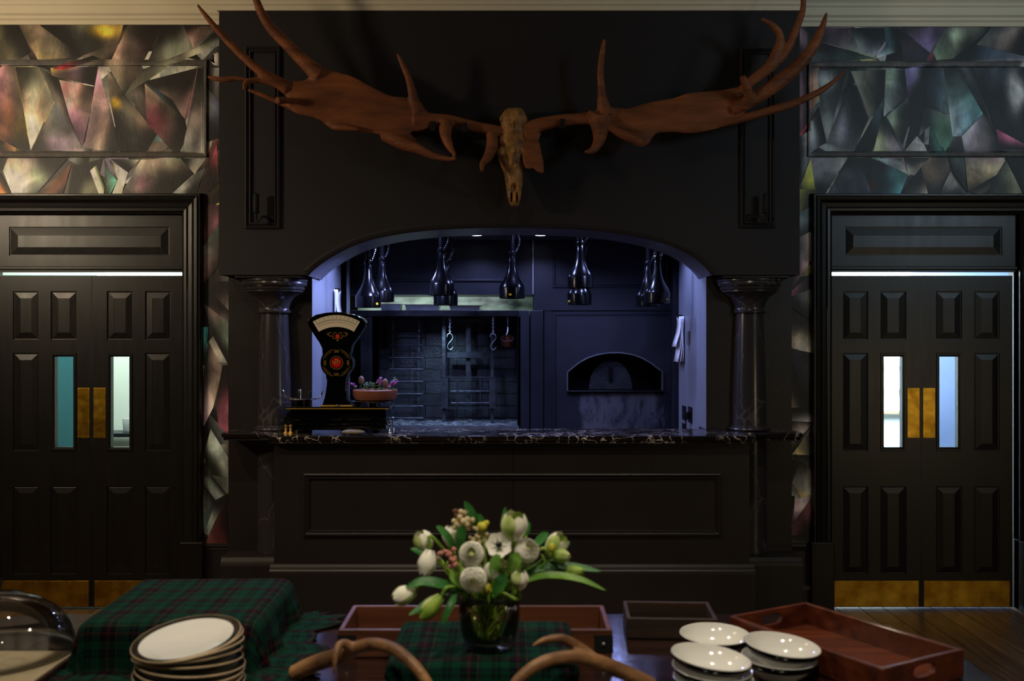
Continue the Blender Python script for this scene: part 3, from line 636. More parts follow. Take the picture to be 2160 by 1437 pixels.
def tint(p, c):
    """wet-in-wet colour drift and soft patches"""
    v = Vector((p[0] * 0.018, p[1] * 0.012, 3.3)); r = mnoise.noise(v); g = mnoise.noise(v + Vector((40, 0, 0))); b = mnoise.noise(v + Vector((0, 40, 0)))
    g0 = (c[0] + c[1] + c[2]) / 3
    c = tuple(0.84 * x + 0.16 * g0 for x in c); c = (c[0] * (1 + 0.11 * r), c[1] * (1 + 0.07 * g), c[2] * (1 + 0.11 * b))
    for (cx, cy, rx, ry, bc) in BLOBS:
        dx = (p[0] - cx) / rx; dy = (p[1] - cy) / ry
        if abs(dx) < 1.7 and abs(dy) < 1.7:
            w = math.exp(-((dx * dx + dy * dy) * 1.3 + 0.9 * r) * 1.2); w = min(1, max(0, 1.35 * w - 0.12)); c = tuple(c[i] * (1 - w) + bc[i] * w for i in range(3))
    return c
FOLDS = [fold(pl, k * 7 + 3) for k, (pl, cs) in enumerate(FAC)]
def mural_colour(p):
    for ki in range(len(TRIS) - 1, -1, -1):
        ts = TRIS[ki]
        for t, c in ts:
            w = tri_w(p, *t)
            if w:
                s_ = FOLDS[ki](p); c_ = tint(p, tuple(sum(w[i] * c[i][k] for i in range(3)) for k in range(3))); return tuple(max(0, s_ * x) for x in c_)
    return (80, 76, 72)
MK = 1.42
def mcol(c):
    r = rgb(c); l = max(1e-4, 0.3 * r[0] + 0.6 * r[1] + 0.1 * r[2]); k = MK * (l / 0.16) ** 0.2
    return (min(r[0] * k, 1), min(r[1] * k, 1), min(r[2] * k, 1), 1.0)
def clipx(v, lo, hi): return max(lo, min(hi, v))
def mural_mesh(name, side):
    v = []; f = []; cols = []
    def emit(ts, dep, shade=None, lev=0):
        for t, c in ts:
            n = len(v); L = lev
            for i in range(L + 1):
                for j in range(L + 1 - i):
                    w = (1 - (i + j) / max(L, 1), i / max(L, 1), j / max(L, 1)) if L else (1, 0, 0)
                    p = tuple(sum(w[k] * t[k][q] for k in range(3)) for q in range(2)); cc = tuple(sum(w[k] * c[k][q] for k in range(3)) for q in range(3))
                    s_ = shade(p) if shade else 1.0; cc = tint(p, cc)
                    v.append((PX(p[0], DW), DW - dep, PZ(p[1], DW))); cols.append(tuple(max(0, x * s_) for x in cc))
            ix = {}; k = n
            for i in range(L + 1):
                for j in range(L + 1 - i): ix[i, j] = k; k += 1
            for i in range(L):
                for j in range(L - i):
                    f.append((ix[i, j], ix[i + 1, j], ix[i, j + 1]))
                    if i + j < L - 1: f.append((ix[i + 1, j], ix[i + 1, j + 1], ix[i, j + 1]))
    px = (-560, 500) if side < 0 else (1655, 2720)
    rnd = random.Random(11 if side < 0 else 12); gx = 14; gy = 14
    pal = [c for pl, cs in FAC for c in cs if (sum(q[0] for q in pl) / len(pl) < 1000) == (side < 0)]
    grid = {}
    for a in range(gx + 1):
        for b in range(gy + 1):
            x = px[0] + (px[1] - px[0]) * a / gx; y = 50 + (1155 - 50) * b / gy
            if 0 < a < gx: x += rnd.uniform(-30, 30)
            if 0 < b < gy: y += rnd.uniform(-30, 30)
            grid[a, b] = (x, y)
    lo, hi = (-20, 390) if side < 0 else (1750, 2152)
    d = 0.002
    for a in range(gx):
        for b in range(gy):
            q = [grid[a, b], grid[a+1, b], grid[a+1, b+1], grid[a, b+1]]
            ids = ((0,1,2),(0,2,3)) if rnd.random() < 0.5 else ((0,1,3),(1,2,3))
            for t in ids:
                c = rnd.choice(pal); g_ = sum(c) / 3 * 0.85; c = tuple(0.45 * z + 0.55 * g_ for z in c); tp = [q[i] for i in t]
                if max(p[1] for p in tp) > 445 and max(p[0] for p in tp) > lo and min(p[0] for p in tp) < hi: continue
                emit([(tp, [c, c, c])], d, fold(tp, a * 31 + b), 6)
    for k, ((pl, cs), ts) in enumerate(zip(FAC, TRIS)):
        if (sum(q[0] for q in pl) / len(pl) < 1000) != (side < 0): continue
        d += 0.00006; emit(ts, d, FOLDS[k], 16)
    me = bpy.data.meshes.new(name); org = Vector(WALL.location)
    me.from_pydata([tuple(Vector(p) - org) for p in v], [], f)
    at = me.color_attributes.new('Col', 'FLOAT_COLOR', 'POINT')
    for i, c in enumerate(cols): at.data[i].color = mcol(c)
    me.materials.append(M['mural'])
    o = bpy.data.objects.new(name, me); COL.objects.link(o); o.parent = WALL
    return o
m1 = mural_mesh('mural', -1); m1['label'] = 'warm-toned cubist mural of folded facets left of the chimney breast'
m2 = mural_mesh('mural', 1); m2['label'] = 'cool grey and green cubist mural of folded facets right of the chimney breast'
def mural_frame(x0, x1, y0, y1):
    prof = [(0.0, -0.002), (0.001, -0.016), (0.005, -0.018), (0.010, -0.0175), (0.012, -0.0145), (0.024, -0.0135), (0.026, -0.0155), (0.032, -0.0145), (0.036, -0.007)]
    mb = MB(); cols = []
    X0, X1, Z0, Z1 = PX(x0, DW), PX(x1, DW), PZ(y1, DW), PZ(y0, DW); n = 40
    per = [((X0, Z0), (X1, Z0)), ((X1, Z0), (X1, Z1)), ((X1, Z1), (X0, Z1)), ((X0, Z1), (X0, Z0))]
    vs_ = []; fs = []
    inn = {0: (1, 1), 1: (-1, 1), 2: (-1, -1), 3: (1, -1)}
    for s_, (a, b) in enumerate(per):
        na = inn[s_]; nb = inn[(s_ + 1) % 4]
        for k in range(n + 1):
            t = k / n
            for o_, d in prof:
                x = (a[0] + na[0] * o_) * (1 - t) + (b[0] + nb[0] * o_) * t; z = (a[1] + na[1] * o_) * (1 - t) + (b[1] + nb[1] * o_) * t
                vs_.append((x, DW + d, z)); c = mural_colour((1080 + x * F / DW, 718.5 - (z - EYE) * F / DW)); cols.append(tuple(q * 1.0 for q in c))
        base = s_ * (n + 1) * len(prof); L = len(prof)
        for k in range(n):
            for q in range(L - 1): fs.append((base + k * L + q, base + k * L + q + 1, base + (k + 1) * L + q + 1, base + (k + 1) * L + q))
    mb.add(vs_, fs); o = mb.build('panel_moulding', M['mural'], WALL)
    at = o.data.color_attributes.new('Col', 'FLOAT_COLOR', 'POINT')
    for i, c in enumerate(cols): at.data[i].color = mcol(c)
mural_frame(-180, 438, 127, 333); mural_frame(1703, 2320, 130, 332)

# picture-rail cornices
def cornice(x0, x1, y, zb, name, label, ret=True):
    pr = [(y + 0.02, zb), (y - 0.012, zb), (y - 0.016, zb + 0.022), (y - 0.028, zb + 0.030), (y - 0.030, zb + 0.046), (y - 0.046, zb + 0.056), (y - 0.050, zb + 0.098), (y - 0.060, zb + 0.106), (y - 0.064, zb + 0.122), (y - 0.10, zb + 0.15), (y - 0.15, zb + 0.19), (y - 0.17, zb + 0.24), (y - 0.19, CEIL), (y + 0.02, CEIL)]
    o = MB().run(x0, x1, pr).build(name, M['cornice']); return tag(o, label, 'cornice', kind='structure')
cornice(-4.6, PX(470, DW), DW, PZ(53, DW), 'trim_1', 'cream moulded cornice above the left mural')
cornice(PX(1672, DW), 4.6, DW, PZ(57, DW), 'trim_2', 'cream moulded cornice above the right mural')
cornice(PX(458, DB), PX(1687, DB), DB, PZ(23, DB), 'trim_3', 'cream moulded cornice across the top of the dark chimney breast')

# ------------------------------------------------------------------ chimney breast with arch
ARCH = [(648,584),(656,574),(672,560),(692,546),(716,532),(745,518),(780,506),(820,497),(870,489),(930,483.5),(1000,480.5),(1080,479.5),(1160,480.5),(1230,484),(1290,490),(1345,499),(1390,510),(1425,522),(1452,535),(1474,550),(1492,567),(1503,582)]
ARCHW = [(PX(x, DB), PZ(y, DB)) for x, y in ARCH]
ZB = PZ(580, DB); XB0, XB1 = PX(462, DB), PX(1687, DB)
AW = [(p.x, p.y) for p in catmull([Vector((x, z, 0)) for x, z in ARCHW], 4)]
AW[0] = (AW[0][0], ZB); AW[-1] = (AW[-1][0], ZB)
poly = [(XB0, CEIL), (XB0, ZB)] + AW + [(XB1, ZB), (XB1, CEIL)]
# build as column strips so that no concave n-gon is needed
bmx = MB()
bmx.box(XB0, AW[0][0], DB, DS, ZB, CEIL); bmx.box(AW[-1][0], XB1, DB, DS, ZB, CEIL)
for a, b in zip(AW[:-1], AW[1:]):
    bmx.add([(a[0], DB, a[1]), (b[0], DB, b[1]), (b[0], DB, CEIL), (a[0], DB, CEIL), (a[0], DS, a[1]), (b[0], DS, b[1]), (b[0], DS, CEIL), (a[0], DS, CEIL)],
            [(0,1,2,3), (4,7,6,5), (0,4,5,1)])
BREAST = bmx.build('wall_center', M['breast']); tag(BREAST, 'black-brown chimney breast with a wide low arch', 'wall', kind='structure')
# moulded arch rim
def sweep_xz(path, prof, y):
    mb = MB(); rs = []
    for i, (x, z) in enumerate(path):
        a = path[max(i - 1, 0)]; b = path[min(i + 1, len(path) - 1)]; t = Vector((b[0] - a[0], b[1] - a[1])).normalized(); n = Vector((-t.y, t.x))
        rs.append([(x + n.x * o, y + d, z + n.y * o) for o, d in prof])
    return mb.rings(rs)
o = sweep_xz(AW, [(-0.004, 0.0), (-0.004, -0.006), (0.006, -0.014), (0.020, -0.016), (0.023, -0.008), (0.030, -0.008), (0.036, -0.004), (0.036, 0.002)], DB).build('arch_moulding', M['breast'], BREAST, smooth='auto')
al = MB()  # thin sheet under the arch, its paler colour imitating light on the dark soffit
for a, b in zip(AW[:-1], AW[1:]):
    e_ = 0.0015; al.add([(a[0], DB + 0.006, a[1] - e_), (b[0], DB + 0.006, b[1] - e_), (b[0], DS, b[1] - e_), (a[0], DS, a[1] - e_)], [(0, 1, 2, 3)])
al.build('soffit_painted_light', M['soffit_painted_light'], BREAST)
MPROF = [(0.0, 0.0), (0.002, -0.016), (0.010, -0.020), (0.016, -0.012), (0.022, -0.006), (0.026, -0.014), (0.032, -0.015), (0.036, 0.0)]
for (x0, x1, y0, y1) in ((517, 592, 98, 483), (1560, 1635, 102, 481)):
    MB().panel(PX(x0, DB), PX(x1, DB), PZ(y1, DB), PZ(y0, DB), DB, MPROF, False).build('panel_moulding', M['breast'], BREAST)
# lower walls beside the arch, pilaster fronts
for sx, (a, b) in enumerate(((482, 658), (1490, 1670))):
    o = MB().box(PX(a, DP), PX(b, DP), DP, DS, 0, ZB).build('wall_%s' % ('inner_left', 'inner_right')[sx], M['paint'])
    tag(o, 'dark pier %s of the serving hatch, behind the %s column' % (('left', 'left'), ('right', 'right'))[sx], 'wall', kind='structure')
    # abacus lintel closing the soffit over the column
    x0, x1 = PX(a, DP), PX(b, DP)

# ------------------------------------------------------------------ doors
ARCHI = [(0.0, 0.06), (0.0, -0.015), (0.012, -0.022), (0.016, -0.034), (0.030, -0.036), (0.040, -0.028), (0.062, -0.034), (0.080, -0.050), (0.098, -0.056), (0.104, -0.046), (0.112, -0.046), (0.118, -0.030), (0.122, 0.0)]
def doorway(n, ld, label, lab2):
    o = MB().sweep3(ld[0], ld[1], PZ(1140, DW), PZ(452, DW), DW, ARCHI).build('trim_%d' % n, M['door'], smooth=False)
    tag(o, label, 'door frame', kind='structure')
    for s_, x in ((-1, ld[0]), (1, ld[1])):
        w = 0.135
        MB().box(x - w if s_ < 0 else x, x if s_ < 0 else x + w, DW - 0.066, DW + 0.06, 0.0, PZ(1140, DW)).build('plinth_block', M['door'], o, bevel=0.006)
    # transom rail with a raised panel
    Y = DW + 0.02
    px0 = ld[0]; px1 = ld[1]; zt0, zt1 = PZ(573, DW), PZ(452, DW)
    m = 0.088
    MB().add([(px0, Y, zt0), (px1, Y, zt0), (px1, Y, zt1), (px0, Y, zt1), (px0 + m, Y, zt0 + 0.095), (px1 - m, Y, zt0 + 0.095), (px1 - m, Y, zt1 - 0.072), (px0 + m, Y, zt1 - 0.072)],
             [(0,1,5,4), (1,2,6,5), (2,3,7,6), (3,0,4,7)]).box(px0, px1, Y + 0.014, Y + 0.06, zt0, zt1).build('transom_rail', M['door'], o)
    MB().box(px0, px1, Y - 0.012, Y, zt0 + 0.012, zt0 + 0.032).build('transom_bead', M['door'], o, bevel=0.004)
    MB().panel(px0 + m, px1 - m, zt0 + 0.095, zt1 - 0.072, Y, [(0, 0), (0.002, 0.007), (0.006, 0.0075), (0.050, 0.0), (0.051, 0.002)]).build('transom_panel', M['door'], o)
    return o
doorway(4, LD, 'dark moulded door frame with transom panel at the left of the picture', '')
doorway(5, RD, 'dark moulded door frame with transom panel at the right of the picture', '')
PPROF = [(0, 0), (0.002, 0.007), (0.006, 0.0075), (0.008, 0.0065), (0.042, 0.0005), (0.043, 0.002)]
def leaf(n, x_meet, s_, w, label, glass, gap=0.0, warp=0.0):
    """door leaf; x_meet = px of the meeting edge, s_ = direction to the hinge, w = width in px"""
    Y = DW + 0.03; T = 0.045; q = DW / F
    X = lambda d: PX(x_meet, DW) + s_ * d * q
    ztop, zbot = PZ(581, DW), PZ(1285, DW) + 0.004
    rows = [(614, 717), (745, 953), (1028, 1214)]; cols = [(31, 86), (112, 166)]
    hinge = (X(w), Y, zbot)
    root = thing('door_%d' % n, hinge, label, 'door', kind='structure')
    fr = MB()
    def bx(d0, d1, y0, y1): fr.box(min(X(d0), X(d1)), max(X(d0), X(d1)), Y, Y + T, PZ(y1, DW), PZ(y0, DW))
    top, bot = 581, 1284
    for a, b in ((0, 31), (86, 112), (166, w)): bx(a, b, top, bot)
    for a, b in cols:
        bx(a, b, top, rows[0][0]); bx(a, b, rows[0][1], rows[1][0]); bx(a, b, rows[1][1], rows[2][0]); bx(a, b, rows[2][1], bot)
    fr.build('leaf_frame', M['door'], root)
    for ri, (y0, y1) in enumerate(rows):
        for ci, (a, b) in enumerate(cols):
            x0, x1 = sorted((X(a), X(b))); z0, z1 = PZ(y1, DW), PZ(y0, DW)
            if ri == 1 and ci == 0:
                f_ = MB().panel(x0, x1, z0, z1, Y, [(0, 0), (0.003, -0.006), (0.012, -0.006), (0.022, 0.004), (0.022, T)], False).build('glazing_bead', M['door'], root)
                MB().box(x0 + 0.02, x1 - 0.02, Y + 0.028, Y + 0.032, z0 + 0.02, z1 - 0.02).build('glass_pane', glass, f_)
            else:
                MB().panel(x0, x1, z0, z1, Y, PPROF).box(x0, x1, Y + 0.02, Y + T - 0.004, z0, z1).build('panel', M['door'], root)
    x0, x1 = sorted((X(3), X(29)))
    pp = MB().box(x0, x1, Y - 0.003, Y, PZ(925, DW), PZ(819, DW)).build('push_plate', M['brass'], root, bevel=0.001); pp['label'] = 'worn brass push plate'
    sc = MB()
    for xx in (x0 + 0.006, x1 - 0.006):
        for zz in (PZ(922, DW), PZ(822, DW)): sc.sphere((xx, Y - 0.003, zz), 0.0028, 0.0015, 0.0028, 6, 4)
    sc.build('screw', M['gold'], pp)
    x0, x1 = sorted((X(5), X(w - 6)))
    kp = MB().box(x0, x1, Y - 0.003, Y, PZ(1283, DW), PZ(1228, DW)).build('kick_plate', M['brass'], root, bevel=0.001); kp['label'] = 'dull brass kick plate'
    sc = MB()
    for k in range(6):
        xx = x0 + 0.012 + (x1 - x0 - 0.024) * k / 5
        for zz in (PZ(1281, DW), PZ(1231, DW)): sc.sphere((xx, Y - 0.003, zz), 0.0028, 0.0015, 0.0028, 6, 4)
    sc.build('screw', M['gold'], kp)
    return root
leaf(1, 188, -1, 198, 'left leaf of the left double door, teal showing through its glass', M['pane'])
leaf(2, 190, 1, 195, 'right leaf of the left double door, white showing through its glass', M['pane'])
leaf(3, 1947, -1, 190, 'left leaf of the right double door, bright shelves behind its glass', M['pane'])
leaf(4, 1948.0, 1, 193, 'right leaf of the right double door, pale blue behind its glass', M['pane'])

# halls behind the doors
def hall(name, x0, x1, label):
    mb = MB(); t = 0.05; y0, y1 = DW + 0.12, 7.75
    mb.box(x0 - t, x1 + t, y1, y1 + t, 0, 2.7); mb.box(x0 - t, x0, y0, y1, 0, 2.7); mb.box(x1, x1 + t, y0, y1, 0, 2.7); mb.box(x0, x1, y0, y1, 2.7, 2.75)
    o = mb.build(name, M['white_wall']); return tag(o, label, 'wall', kind='structure')
hall('wall_left_hall', -4.3, -1.72, 'white wall of the lit hall behind the left doors')
hall('wall_right_hall', 1.72, 4.3, 'white wall of the lit hall behind the right doors')
o = thing('hall_door', (-3.62, 7.71, 0), 'teal door seen through the glass of the left double door', 'door')
MB().box(-3.98, -3.20, 7.69, 7.73, 0.0, 2.1).build('leaf', M['teal'], o, bevel=0.004)
MB().box(-3.20, -3.17, 7.68, 7.74, 0.0, 2.15).build('jamb', M['white_wall'], o)
o = thing('hall_shelf', (2.9, 7.6, 1.0), 'white wall shelf behind the glass of the right double door', 'shelf')
for zz in (1.05, 1.22, 1.40): MB().box(2.72, 3.02, 7.69, 7.75, zz, zz + 0.010).build('shelf_board', M['white_plastic'], o)
MB().box(2.73, 2.75, 7.69, 7.75, 0.9, 1.55).build('upright', M['white_plastic'], o)
o = MB().box(3.10, 3.9, 7.66, 7.745, 0.0, 2.2).build('hall_cupboard', M['blue_wall'], bevel=0.004); tag(o, 'pale blue cupboard behind the rightmost door glass', 'cupboard')
o = MB().lathe([(0.032, 0.9), (0.036, 0.905), (0.042, 1.0), (0.040, 1.0), (0.034, 0.91)], -2.93, 7.6, 16).build('paper_cup', M['paper'], smooth='auto'); tag(o, 'small pale cup low behind the left door glass', 'cup')
o = thing('hall_table', (-2.95, 7.58, 0), 'narrow dark hall table behind the left double door', 'table')
MB().box(-3.14, -2.65, 7.45, 7.72, 0.87, 0.90).build('table_top', M['kitchen_dark'], o, bevel=0.003)
for xx in (-3.12, -2.67):
    for yy in (7.47, 7.70): MB().box(xx - 0.015, xx + 0.015, yy - 0.015, yy + 0.015, 0, 0.87).build('leg', M['kitchen_dark'], o)

# dado, skirting at the mural strips
for k, (a, b) in enumerate(((430, 484), (1668, 1716))):
    x0, x1 = PX(a, DW), PX(b, DW); z = PZ(1145, DW)
    pr = [(DW, z), (DW - 0.022, z - 0.004), (DW - 0.024, z - 0.02), (DW - 0.014, z - 0.028), (DW - 0.020, z - 0.034), (DW - 0.014, z - 0.045), (DW - 0.014, 0.15), (DW - 0.03, 0.13), (DW - 0.03, 0.0), (DW, 0.0)]
    o = MB().run(x0, x1, pr).build('baseboard_%s' % ('left', 'right')[k], M['paint']); tag(o, 'dark skirting panel under the %s mural strip' % ('left', 'right')[k], 'skirting', kind='structure')
# small white dome on the wall beside the breast
c = P(456, 124, DW - 0.03)
o = thing('wall_sensor', (c.x, DW, c.z), 'small white and black dome sensor half hidden by the chimney breast', 'sensor')
MB().lathe_axis([(0.036, 0), (0.036, 0.015), (0.03, 0.02)], (c.x, DW - 0.0045, c.z), (0, -1, 0), 20).build('base', M['white_plastic'], o, smooth='auto')
MB().sphere((c.x - 0.012, DW - 0.03, c.z), 0.024, 0.024, 0.024, 14, 10).build('lens', M['black_gloss'], o, smooth=True)
MB().sphere((c.x + 0.012, DW - 0.036, c.z), 0.024, 0.026, 0.034, 14, 10).build('cover', M['white_plastic'], o, smooth=True)
# ------------------------------------------------------------------ columns
CZ = PZ(918, 5.6)
def column(cx, label):
    cy = DP
    root = thing('column', (cx, cy, 0.36), label, 'column')
    zt = ZB - 0.002
    sh = MB().lathe([(0.100, 1.100), (0.099, 1.25), (0.094, 1.45), (0.086, 1.66), (0.082, 1.755)], cx, cy, 40)
    sh.build('shaft', M['column'], root, smooth='auto')
    MB().lathe([(0.090, 1.752), (0.097, 1.756), (0.098, 1.764), (0.092, 1.770), (0.088, 1.776), (0.089, 1.79), (0.097, 1.815), (0.116, 1.845), (0.150, 1.868), (0.164, 1.876), (0.164, 1.884), (0.172, 1.889), (0.174, 1.898), (0.170, 1.905), (0.182, 1.910), (0.187, 1.922), (0.184, 1.932), (0.190, 1.938), (0.190, 1.946), (0.172, 1.952)], cx, cy, 48).build('capital', M['column'], root, smooth='auto')
    MB().box(cx - 0.19, cx + 0.19, DB + 0.01, DP + 0.0, 1.950, zt).build('abacus', M['paint'], root, bevel=0.003)
    MB().lathe([(0.118, 1.077), (0.122, 1.083), (0.119, 1.090), (0.108, 1.094), (0.108, 1.098), (0.101, 1.104)], cx, cy, 40).build('base_ring', M['column'], root, smooth='auto')
    MB().lathe([(0.102, 0.37), (0.102, 1.035)], cx, cy, 40).build('lower_shaft', M['column'], root, smooth='auto')
    return root
column(PX(572, 5.70), 'dark marbled column with flared capital left of the serving hatch')
column(PX(1589, 5.70), 'dark marbled column with flared capital right of the serving hatch')

# ------------------------------------------------------------------ marble worktop and bar front
ZC = 1.075
def arc(cx, cy, r, a0, a1, n=6): return [(cx + r * math.cos(math.radians(a0 + (a1 - a0) * i / n)), cy + r * math.sin(math.radians(a0 + (a1 - a0) * i / n))) for i in range(n + 1)]
ctr = [(-1.16, 5.86), (-1.16, DP - 0.001), (-1.645, DP - 0.001)] + arc(-1.60, 5.635, 0.045, 180, 270) + [(-1.42, 5.585)] + [(-1.37, 5.57), (-1.345, 5.54), (-1.335, 5.47)] + arc(-1.29, 5.455, 0.04, 180, 270) \
    + arc(1.30, 5.455, 0.04, 270, 360) + [(1.345, 5.47), (1.355, 5.54), (1.38, 5.57), (1.43, 5.585)] + arc(1.60, 5.635, 0.045, 270, 360) + [(1.645, DP - 0.001), (1.13, DP - 0.001), (1.13, 5.86)]
def offset_slab(poly, levels):
    n = len(poly); rs = []
    cxm = sum(p[0] for p in poly) / n; cym = 5.75
    for o_, z in levels:
        r = []
        for x, y in poly:
            yy = y + (o_ if y < DP - 0.002 else 0); xx = x - math.copysign(o_, x) * (1 if abs(x) > 1.6 else 0.5)
            r.append((xx, yy, z))
        rs.append(r)
    return MB().rings(rs)
o = offset_slab(ctr, [(0.022, 1.031), (0.012, 1.033), (0.008, 1.040), (0.010, 1.045), (0.002, 1.050), (0.0, 1.058), (0.002, 1.068), (0.007, 1.0735), (0.012, 1.075)]).build('worktop', M['marble'])
tag(o, 'black marble worktop with white veins on the bar front', 'worktop')
YB = 5.475
bar = thing('bar_front', (0, 5.65, 0), 'dark panelled bar front below the marble worktop', 'bar')
x0, x1 = PX(578, YB), PX(1581, YB)
MB().box(x0, -0.0015 + PX(1083, YB), YB, 5.69, 0.0, 1.030).build('body', M['paint'], bar)
MB().box(PX(1083, YB) + 0.0015, x1, YB, 5.69, 0.0, 1.030).build('body', M['paint'], bar)
MB().box(-1.155, 1.125, 5.69, 5.84, 0.0, 1.030).build('rear_body', M['paint'], bar)
MB().panel(PX(640, YB), PX(1521, YB), PZ(1131, YB), PZ(998, YB), YB, [(0.0, 0.0), (0.002, -0.014), (0.010, -0.018), (0.016, -0.010), (0.022, -0.006), (0.025, -0.012), (0.030, -0.011), (0.034, 0.0)], False).build('panel_moulding', M['paint'], bar)
zs = PZ(1190, YB)
pr = [(YB, zs), (YB - 0.004, zs - 0.002), (YB - 0.012, zs - 0.016), (YB - 0.026, zs - 0.026), (YB - 0.032, zs - 0.034), (YB - 0.034, zs - 0.05), (YB - 0.034, 0.0), (YB, 0.0)]
MB().run(PX(568, YB - 0.03), PX(1593, YB - 0.03), pr).build('skirting', M['paint'], bar)
for (a, b, lab) in ((465, 578, 'left'), (1581, 1693, 'right')):
    Y = 5.62; zt = 0.368; xa, xb = PX(a, Y), PX(b, Y)
    if lab == 'left': xb = x0 - 0.002
    else: xa = x1 + 0.002
    pr = [(Y + 0.02, zt), (Y + 0.016, zt - 0.002), (Y + 0.006, zt - 0.022), (Y - 0.004, zt - 0.030), (Y - 0.008, zt - 0.045), (Y - 0.008, 0.0), (DP - 0.002, 0.0), (DP - 0.002, zt)]
    o = MB().run(xa, xb, pr).build('column_plinth', M['paint']); tag(o, 'dark moulded plinth under the %s column' % lab, 'plinth')

# ------------------------------------------------------------------ kitchen shell
KXL, KXR = PX(658, DP), PX(1490, DP); KZ = 2.31
o = MB().box(KXL - 0.1, KXL, DS, 6.78, 0, KZ).build('wall_kitchen_left', M['kitchen_side']); tag(o, 'blue-lit grey kitchen wall left of the serving hatch', 'wall', kind='structure')
o = MB().box(KXR, KXR + 0.1, DS, 6.76, 0, KZ).build('wall_kitchen_right', M['kitchen_side']); tag(o, 'blue-lit grey kitchen wall right of the serving hatch', 'wall', kind='structure')
# the jambs of the hatch are painted like the kitchen walls
MB().box(KXL - 0.0015, KXL + 0.001, DP + 0.002, DS, 1.076, ZB).build('jamb_lining', M['kitchen_side'], bpy.data.objects['wall_inner_left'])
MB().box(KXR - 0.001, KXR + 0.0015, DP + 0.002, DS, 1.076, ZB).build('jamb_lining', M['kitchen_side'], bpy.data.objects['wall_inner_right'])
kw = MB(); kw.box(-1.6, -1.5, 6.7, KB + 0.9, 0, KZ); kw.box(1.5, 1.6, 6.7, KB + 0.9, 0, KZ)
kw.box(-1.6, KXL - 0.1, 6.70, 6.78, 0, KZ); kw.box(KXR + 0.1, 1.6, 6.68, 6.76, 0, KZ); kw.box(-1.6, 1.6, KB + 0.8, KB + 0.9, 0, KZ)
o = kw.build('wall_kitchen_rear', M['kitchen_dark']); tag(o, 'dark walls behind the grill and the oven', 'wall', kind='structure')
o = MB().box(-1.6, 1.6, DS - 0.001, KB + 0.9, KZ, KZ + 0.08).build('ceiling_kitchen', M['kitchen_ceiling']); tag(o, 'dark low kitchen ceiling with downlights', 'ceiling', kind='structure')
o = MB().box(PX(732, 6.86), PX(735, 6.86) + 0.004, 6.84, 6.9, 0, KZ).build('trim_6', M['kitchen_side']); tag(o, 'pale upright trim strip left of the grill', 'trim', kind='structure')
o = MB().box(PX(1418, 6.84), PX(1433, 6.84), 6.80, 6.88, 0, KZ).build('trim_7', M['kitchen_dark']); tag(o, 'dark upright post right of the oven', 'trim', kind='structure')
for k, (px_, py_) in enumerate(((1005, 496), (1140, 496))):
    D = 6.72; c = (PX(px_, D), D)
    o = thing('downlight', (c[0], c[1], KZ), ('left', 'right')[k] + ' of two small round white downlights in the kitchen ceiling', 'lamp', 'kitchen downlights')
    MB().lathe([(0.034, KZ - 0.006), (0.048, KZ - 0.006), (0.05, KZ - 0.001), (0.034, KZ - 0.001)], c[0], c[1], 24, False, False).build('rim', M['steel'], o, smooth='auto')
    MB().lathe([(0.034, KZ - 0.005), (0.034, KZ - 0.001)], c[0], c[1], 24).build('lens', M['downlight'], o)

# ------------------------------------------------------------------ kitchen back: hood, slot, grill, oven wall
XH0, XH1 = PX(738, KB), PX(1126, KB)
hood = thing('extractor_hood', ((XH0 + XH1) / 2, KB, PZ(622, KB)), 'wide dark panelled hood above the grill shelf', 'hood')
MB().box(XH0, XH1, KB, KB + 0.5, PZ(622, KB), KZ - 0.002).build('body', M['kitchen_dark'], hood)
MB().box(XH0, XH1 - 0.1, KB - 0.014, KB, PZ(594, KB), PZ(589, KB)).build('ledge', M['kitchen_dark'], hood, bevel=0.004)
MB().box(XH1 - 0.012, XH1, KB - 0.022, KB, PZ(622, KB), KZ - 0.002).build('edge_strip', M['steel'], hood, bevel=0.003)
MB().box(XH1 - 0.108, XH1 - 0.10, KB - 0.01, KB, PZ(622, KB), KZ - 0.002).build('seam_strip', M['kitchen_dark'], hood)
o = MB().box(XH0, XH1, KB + 0.36, KB + 0.40, PZ(668, KB), PZ(618, KB)).build('splashback', M['seafoam']); tag(o, 'pale green stained splashback lit behind the pans', 'splashback')
o = MB().box(PX(738, KB), PX(1092, KB), KB - 0.03, KB + 0.36, PZ(668, KB), PZ(655, KB)).build('grill_shelf', M['iron'], bevel=0.004); tag(o, 'long dark steel shelf above the grill holding metal pans', 'shelf')
